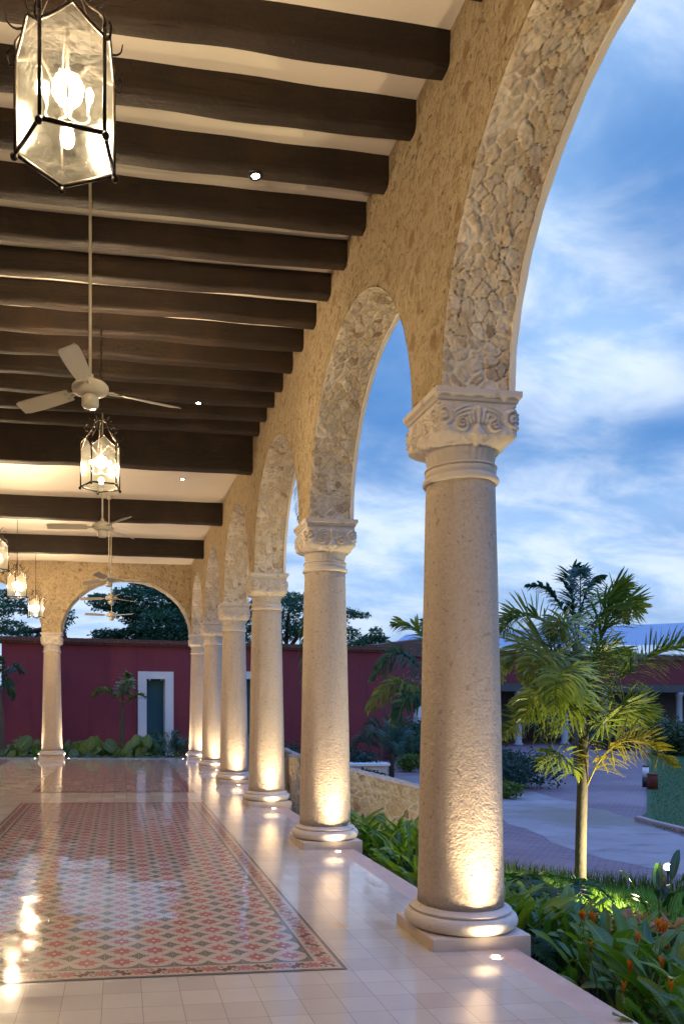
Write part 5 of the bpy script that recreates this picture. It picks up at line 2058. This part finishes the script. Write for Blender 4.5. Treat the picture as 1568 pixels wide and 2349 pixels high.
# ground ferns filling the end bed
fg = random.Random(3)
fern0 = None
for i in range(26):
    x = -60 + i * 20 + fg.uniform(-6, 6); d_ = 23.35 + fg.uniform(0, .5)
    p = at(x, 1700, d_)
    if fern0 is None:
        root = thing('fern', 'low dark green fern along the edge of the end bed', 'fern', (p.x, p.y, -.45), 0, 'ferns edging the end bed')
        for k in range(12):
            a = 2.4 * k; L = .42
            dv = Vector((math.cos(a), math.sin(a), 0))
            frond([(0, 0, 0), dv * L * .35 + Vector((0, 0, L * .75)), dv * L * .75 + Vector((0, 0, L * .85)), dv * L * 1.1 + Vector((0, 0, L * .55))], 40, .12, .022, [0, .2], root, M['palm_leaf_dark'], seed=700 + k, droop=.4, base_skip=.1, rr=.004, segs=2, fwd=.4)
        fern0 = root
    else:
        o = copy_tree(fern0); o.location = (p.x, p.y, -.45); o.rotation_euler = (0, 0, fg.uniform(0, 6)); s = fg.uniform(.8, 1.3); o.scale = (s, s, s)
# ferns in the near bed
for i in range(34):
    for _ in range(50):
        x = fg.uniform(2.75, 5.2); y = fg.uniform(5.2, 11.2)
        if x < 3.3 + (11.6 - y) * .25: break
    o = copy_tree(fern0); o.location = (x, y, bank_z(x, y) - .02); o.rotation_euler = (0, 0, fg.uniform(0, 6)); s = fg.uniform(.7, 1.25); o.scale = (s, s, s)
    o['label'] = 'fern with fine arching fronds among the broad leaves of the near bed'; o['group'] = 'ferns in the near bed'

# ------------------------------------------------------------------ grass


def grass(name, label, sampler, n, hgt, mat, wdt=.006):
    P = np.array([sampler() for _ in range(n)])
    a = nr.uniform(0, 6.28, n); h = hgt * nr.uniform(.5, 1.2, n); ln = nr.uniform(.1, .7, n) * h
    dxy = np.stack([np.cos(a), np.sin(a), np.zeros(n)], -1)
    sd = np.stack([-np.sin(a), np.cos(a), np.zeros(n)], -1) * wdt
    up = np.array((0, 0, 1.))
    m = P + dxy * (ln * .35)[:, None] + up * (h * .6)[:, None]
    t_ = P + dxy * ln[:, None] + up * h[:, None]
    V = np.stack([P - sd, P + sd, m + sd * .7, m - sd * .7, t_], 1).reshape(-1, 3)
    b = np.arange(n)[:, None] * 5
    F4 = b + np.array([[0, 1, 2, 3]])
    F3 = b + np.array([[3, 2, 4]])
    me = bpy.data.meshes.new(name)
    me.from_pydata(V.tolist(), [], F4.tolist() + F3.tolist()); me.update()
    at_ = me.attributes.new('shade', 'FLOAT', 'POINT'); at_.data.foreach_set('value', np.repeat(nr.random(n), 5).astype(np.float32))
    me.materials.append(mat)
    o = bpy.data.objects.new(name, me); link(o)
    return tag(o, label, None, None, 'stuff')


def s_bank():
    while True:
        x = rnd.uniform(3.2, 11.0); y = rnd.uniform(4.5, 11.8)
        if in_bank(x, y + .15) and x > 3.3 + max(0, 7.6 - y) * .55 + (0 if y > 7.6 else .2):
            return (x, y, bank_z(x, y) - .01)


grass('grass', 'short green grass on the bank around the foxtail palm', s_bank, 26000, .10, M['grass_blade'])


def s_edge():
    x = rnd.uniform(3.0, 10.5); y = 13.45 - .62 * (x - 2.5) + rnd.gauss(0, .10)
    y = min(y, 11.85)
    return (x, y, max(bank_z(x, y), GZ) - .01)


grass('tall_grass', 'taller pale grass tufts along the edge of the drive', s_edge, 2600, .24, M['lime_leaf'], .007)
lawn_c = [Vector((*p, 0)) for p in lawn_l]


def s_lawn():
    while True:
        x = rnd.uniform(10, 34); y = rnd.uniform(12, 42)
        v = Vector((x, y))
        # right of the kerb line
        u_ = CAM_Z - (GZ + .05)
        dpt = x * math.sin(YAW) + y * math.cos(YAW); xr = x * math.cos(YAW) - y * math.sin(YAW)
        sx = 574.57 + 1814.3 * xr / dpt; sy = 1618.4 + 1814.3 * u_ / dpt
        if sx > 1492 and sy < 1895 + (sx - 1490) * .24 - .00022 * max(0, sx - 1650) ** 2 and sy > 1700 and (sx < 1640 or rnd.random() < .5):
            return (x, y, GZ + .04)


grass('lawn_grass', 'mown grass of the lawn right of the drive', s_lawn, 34000, .045, M['lawn_blade'], .012)

# ------------------------------------------------------------------ trees


def leaf_cards(clumps, dens, size, mat, parent, name='crown', seed=0, shell=.55, aspect=.45):
    g = np.random.default_rng(seed)
    C = []; 
    for (c, rx, ry, rz) in clumps:
        n = int(dens * (rx * ry * rz) ** (2 / 3))
        d = g.normal(size=(n, 3)); d /= np.linalg.norm(d, axis=1)[:, None]
        r = shell + (1 - shell) * g.random(n) ** .7
        # break the outline into twigs
        w_ = 1 + .22 * np.sin(d[:, 0] * 9 + seed) * np.sin(d[:, 1] * 8 + 1) + .18 * np.sin(d[:, 2] * 11 + 2) + g.normal(0, .07, n)
        C.append(np.array(c) + d * (r * w_)[:, None] * np.array((rx, ry, rz)))
    C = np.concatenate(C); n = len(C)
    a = g.normal(size=(n, 3)); a[:, 2] *= .6; a /= np.linalg.norm(a, axis=1)[:, None]
    b = np.cross(a, g.normal(size=(n, 3))); b /= np.linalg.norm(b, axis=1)[:, None]
    s_ = size * g.uniform(.6, 1.3, n)[:, None]
    V = np.stack([C - a * s_, C + b * s_ * aspect, C + a * s_, C - b * s_ * aspect], 1).reshape(-1, 3)
    F = np.arange(n * 4).reshape(-1, 4)
    cl = np.repeat(g.random(n) * .6 + .4 * np.clip(np.sin(C[:, 0] * 1.1) * np.sin(C[:, 2] * 1.3 + C[:, 1]) * .5 + .5, 0, 1), 4)
    return np_mesh(name, V, F, mat, parent, False, {'shade': cl})


def tree(label, D, trunk_px, branches, blobs, dens, size, seed, mat='tree_leaf', nm='shade_tree'):
    root = thing(nm, label, 'tree')
    k = D / 1814.3
    base = at(trunk_px[0][0], trunk_px[0][1], D)
    pts = [at(x, y, D) for x, y in trunk_px]
    pts[0].z = GZ
    b = MB(); b.tube(bez(pts, 12), [.28 - .012 * i for i in range(12)], 10)
    for br in branches:
        bp = [at(x, y, D + e) for x, y, e in br]
        b.tube(bez(bp, 10), [.15 - .012 * i for i in range(10)], 7)
    b.build('trunk', M['bark'], root, True)
    g = random.Random(seed)
    cl = []
    for (x, y, rx, ry) in blobs:
        c = at(x, y, D + g.uniform(-1.2, 1.2))
        cl.append((tuple(c), rx * k, rx * k * .9, ry * k))
    leaf_cards(cl, dens, size, M[mat], root, 'crown', seed)
    return root


tree('broad dense dark green tree seen through the end arch above the maroon wall', 44, [(372, 1700), (370, 1560), (368, 1470)], [[(370, 1500, 0), (330, 1430, .5), (280, 1400, 1)], [(370, 1500, 0), (410, 1420, 0), (430, 1370, -.5)]],
     [(375, 1440, 62, 46), (420, 1420, 52, 56), (330, 1425, 46, 34), (300, 1400, 40, 22), (255, 1385, 48, 20), (225, 1372, 26, 11), (380, 1380, 54, 38), (330, 1348, 34, 17), (295, 1365, 38, 18), (430, 1460, 52, 32), (300, 1460, 52, 20), (245, 1456, 38, 13), (355, 1470, 54, 24), (470, 1430, 48, 60), (400, 1352, 40, 22)], 2600, .095, 1)
tree('open-crowned tree with a leaning bare branch left of the end column', 40, [(210, 1700), (190, 1560), (150, 1470)], [[(160, 1480, 0), (120, 1440, 0), (95, 1405, 0), (40, 1390, .4)], [(150, 1470, 0), (140, 1430, -.4), (150, 1400, -.6)], [(120, 1440, 0), (60, 1450, .4), (10, 1450, .8)]],
     [(30, 1378, 32, 17), (65, 1398, 34, 14), (5, 1400, 30, 18), (20, 1440, 42, 20), (65, 1455, 38, 18), (150, 1415, 24, 22), (110, 1388, 22, 11), (-40, 1420, 40, 40), (-90, 1400, 40, 40), (140, 1440, 14, 20), (15, 1360, 20, 9)], 1900, .085, 2)
tree('wide feathery tree behind the maroon wall between the middle columns', 50, [(650, 1700), (650, 1560), (655, 1480)], [[(655, 1500, 0), (620, 1430, 0), (585, 1400, .5)], [(655, 1500, 0), (700, 1440, 0), (760, 1410, 0), (820, 1405, 0)], [(655, 1500, 0), (660, 1420, .5), (670, 1370, 1)]],
     [(650, 1400, 48, 30), (600, 1400, 40, 32), (565, 1420, 36, 36), (690, 1385, 40, 22), (740, 1395, 36, 20), (790, 1408, 32, 13), (825, 1412, 24, 8), (640, 1450, 54, 26), (700, 1440, 46, 24), (760, 1440, 40, 22), (580, 1460, 44, 22), (800, 1455, 28, 18), (660, 1370, 36, 13), (620, 1372, 28, 13), (540, 1400, 30, 34)], 1700, .085, 3)
tree('small pointed dark tree beside the pale metal roof', 46, [(855, 1700), (855, 1560), (856, 1480)], [], [(856, 1475, 30, 16), (862, 1455, 16, 18), (840, 1470, 22, 14), (880, 1472, 13, 13), (820, 1480, 26, 12)], 2400, .09, 4)
tree('low round tree peeping over the pavilion roof at the right edge', 75, [(1545, 1700), (1545, 1560), (1546, 1530)], [], [(1540, 1530, 26, 10), (1562, 1525, 20, 12), (1518, 1535, 16, 7)], 800, .22, 6)


# far line of woodland beyond the garden, one mass
cl = []
wg = random.Random(17)
for i in range(46):
    a_ = R(22 + i * 2.6); d_ = 118 + wg.uniform(-8, 10)
    cl.append(((d_ * math.sin(a_), d_ * math.cos(a_), GZ + wg.uniform(1.4, 2.2)), 4.2, 3.2, wg.uniform(2.0, 3.0)))
tag(leaf_cards(cl, 420, .34, M['tree_leaf'], None, 'woodland', 77, .5), 'low dark line of woodland far beyond the pavilion', None, None, 'stuff')


# ------------------------------------------------------------------ shrubs, planter
def shrub(label, x, y, d, rx, rz, seed, mat='shrub_leaf', dens=1500, size=.06, nm='shrub', group=None):
    p = at(x, y, d)
    root = thing(nm, label, 'shrub', (p.x, p.y, GZ), 0, group)
    b = MB()
    g = random.Random(seed)
    for k in range(6):
        a = k * 1.05
        b.tube([(0, 0, 0), (rx * .3 * math.cos(a), rx * .3 * math.sin(a), rz * .6), (rx * .6 * math.cos(a), rx * .6 * math.sin(a), rz * 1.2)], [.03, .02, .01], 5)
    b.build('stems', M['bark'], root)
    cl = [((g.uniform(-.4, .4) * rx, g.uniform(-.4, .4) * rx, rz * g.uniform(.7, 1.1)), rx * g.uniform(.5, .75), rx * g.uniform(.5, .75), rz * g.uniform(.6, .9)) for k in range(6)]
    leaf_cards(cl, dens, size, M[mat], root, 'foliage', seed, .6)
    return root


shrub('large rounded blue-green bush at the left edge of the brick drive', 1190, 1720, 26, 1.3, .75, 1, dens=1100)
shrub('blue-green bush behind the nearest column edge, beside the drive', 1130, 1715, 27, 1.3, .8, 2, dens=1100)
shrub('smaller blue-green bush nearer the dirt path', 1165, 1760, 24.5, .9, .6, 3, dens=1100)
shrub('lime green low bush at the foot of the blue-green bushes', 1160, 1775, 22.8, .45, .3, 4, 'lime_leaf')
shrub('dark bush under the pavilion by the doors', 1545, 1700, 42, 2.2, 1.1, 5, 'dark_leaf', 700, .1)
shrub('dark hedge bush in front of the pavilion columns', 1440, 1690, 48, 2.6, .8, 12, 'dark_leaf', 600, .1)
shrub('green bush behind the small date palm', 960, 1720, 34, 1.6, .9, 6, dens=900)
shrub('lime green bush right of the small date palm', 940, 1735, 32, .7, .45, 7, 'lime_leaf')
shrub('green bush at the set-back maroon wall', 1000, 1700, 38, 2.0, 1.2, 8, dens=800, size=.09)
shrub('dark plant in the stone planter at the foot of the maroon wall', 820, 1730, 27.6, .9, .7, 9)
shrub('leafy bush below the stone planter', 830, 1770, 25.5, .8, .35, 10)
shrub('dark shrub top seen between the third and second columns', 680, 1715, 24, .9, .85, 11)
p0 = at(835, 1765, 27.6)
b = MB()
b.box(p0.x - 1.2, p0.x + .55, p0.y - .9, p0.y + .2, GZ, -.52)
root = thing('stone_planter', 'low rubble stone planter with a pale coping by the maroon wall', 'planter')
b.build('planter_wall', M['slab_stone'], root)
b = MB(); b.box(p0.x - 1.26, p0.x + .61, p0.y - .96, p0.y + .26, -.517, -.43)
b.build('coping', M['trim_plaster'], root)

# ------------------------------------------------------------------ garden lamps
p = at(1531, 1990, 9.0)
zb = bank_z(p.x, p.y)
root = thing('garden_spotlight', 'small bright garden spotlight shining among dark leaves at right', 'spotlight', (p.x, p.y, zb))
tgt = at(1340, 1700, 9.6) - Vector((p.x, p.y, zb))
hz_ = p.z - zb
b = MB(); b.tube([(0, 0, -.05), (0, 0, hz_ - .05)], .012, 8); b.build('spike', M['black_metal'], root, True)
ax = Vector((-.75, -.35, .55)).normalized()
hd = Vector((0, 0, hz_))
b = MB(); b.tube([hd - ax * .12, hd - ax * .10, hd, hd + ax * .01], [.02, .042, .045, .047], 16, cap=False); b.build('housing', M['black_metal'], root, True)
b = MB(); b.sphere(tuple(hd + ax * .004), .038, 12, 8); b.build('lamp_face', M['garden_lamp_glow'], root, True)
lamp('SPOT', 'garden_beam', tuple(hd + ax * .06), 300, (1, .80, .40), root, .04, 172, .5, tuple(hd + ax * .06 + Vector((-.80, .50, .28))))
# a second one, behind the flower bed, for the big palm
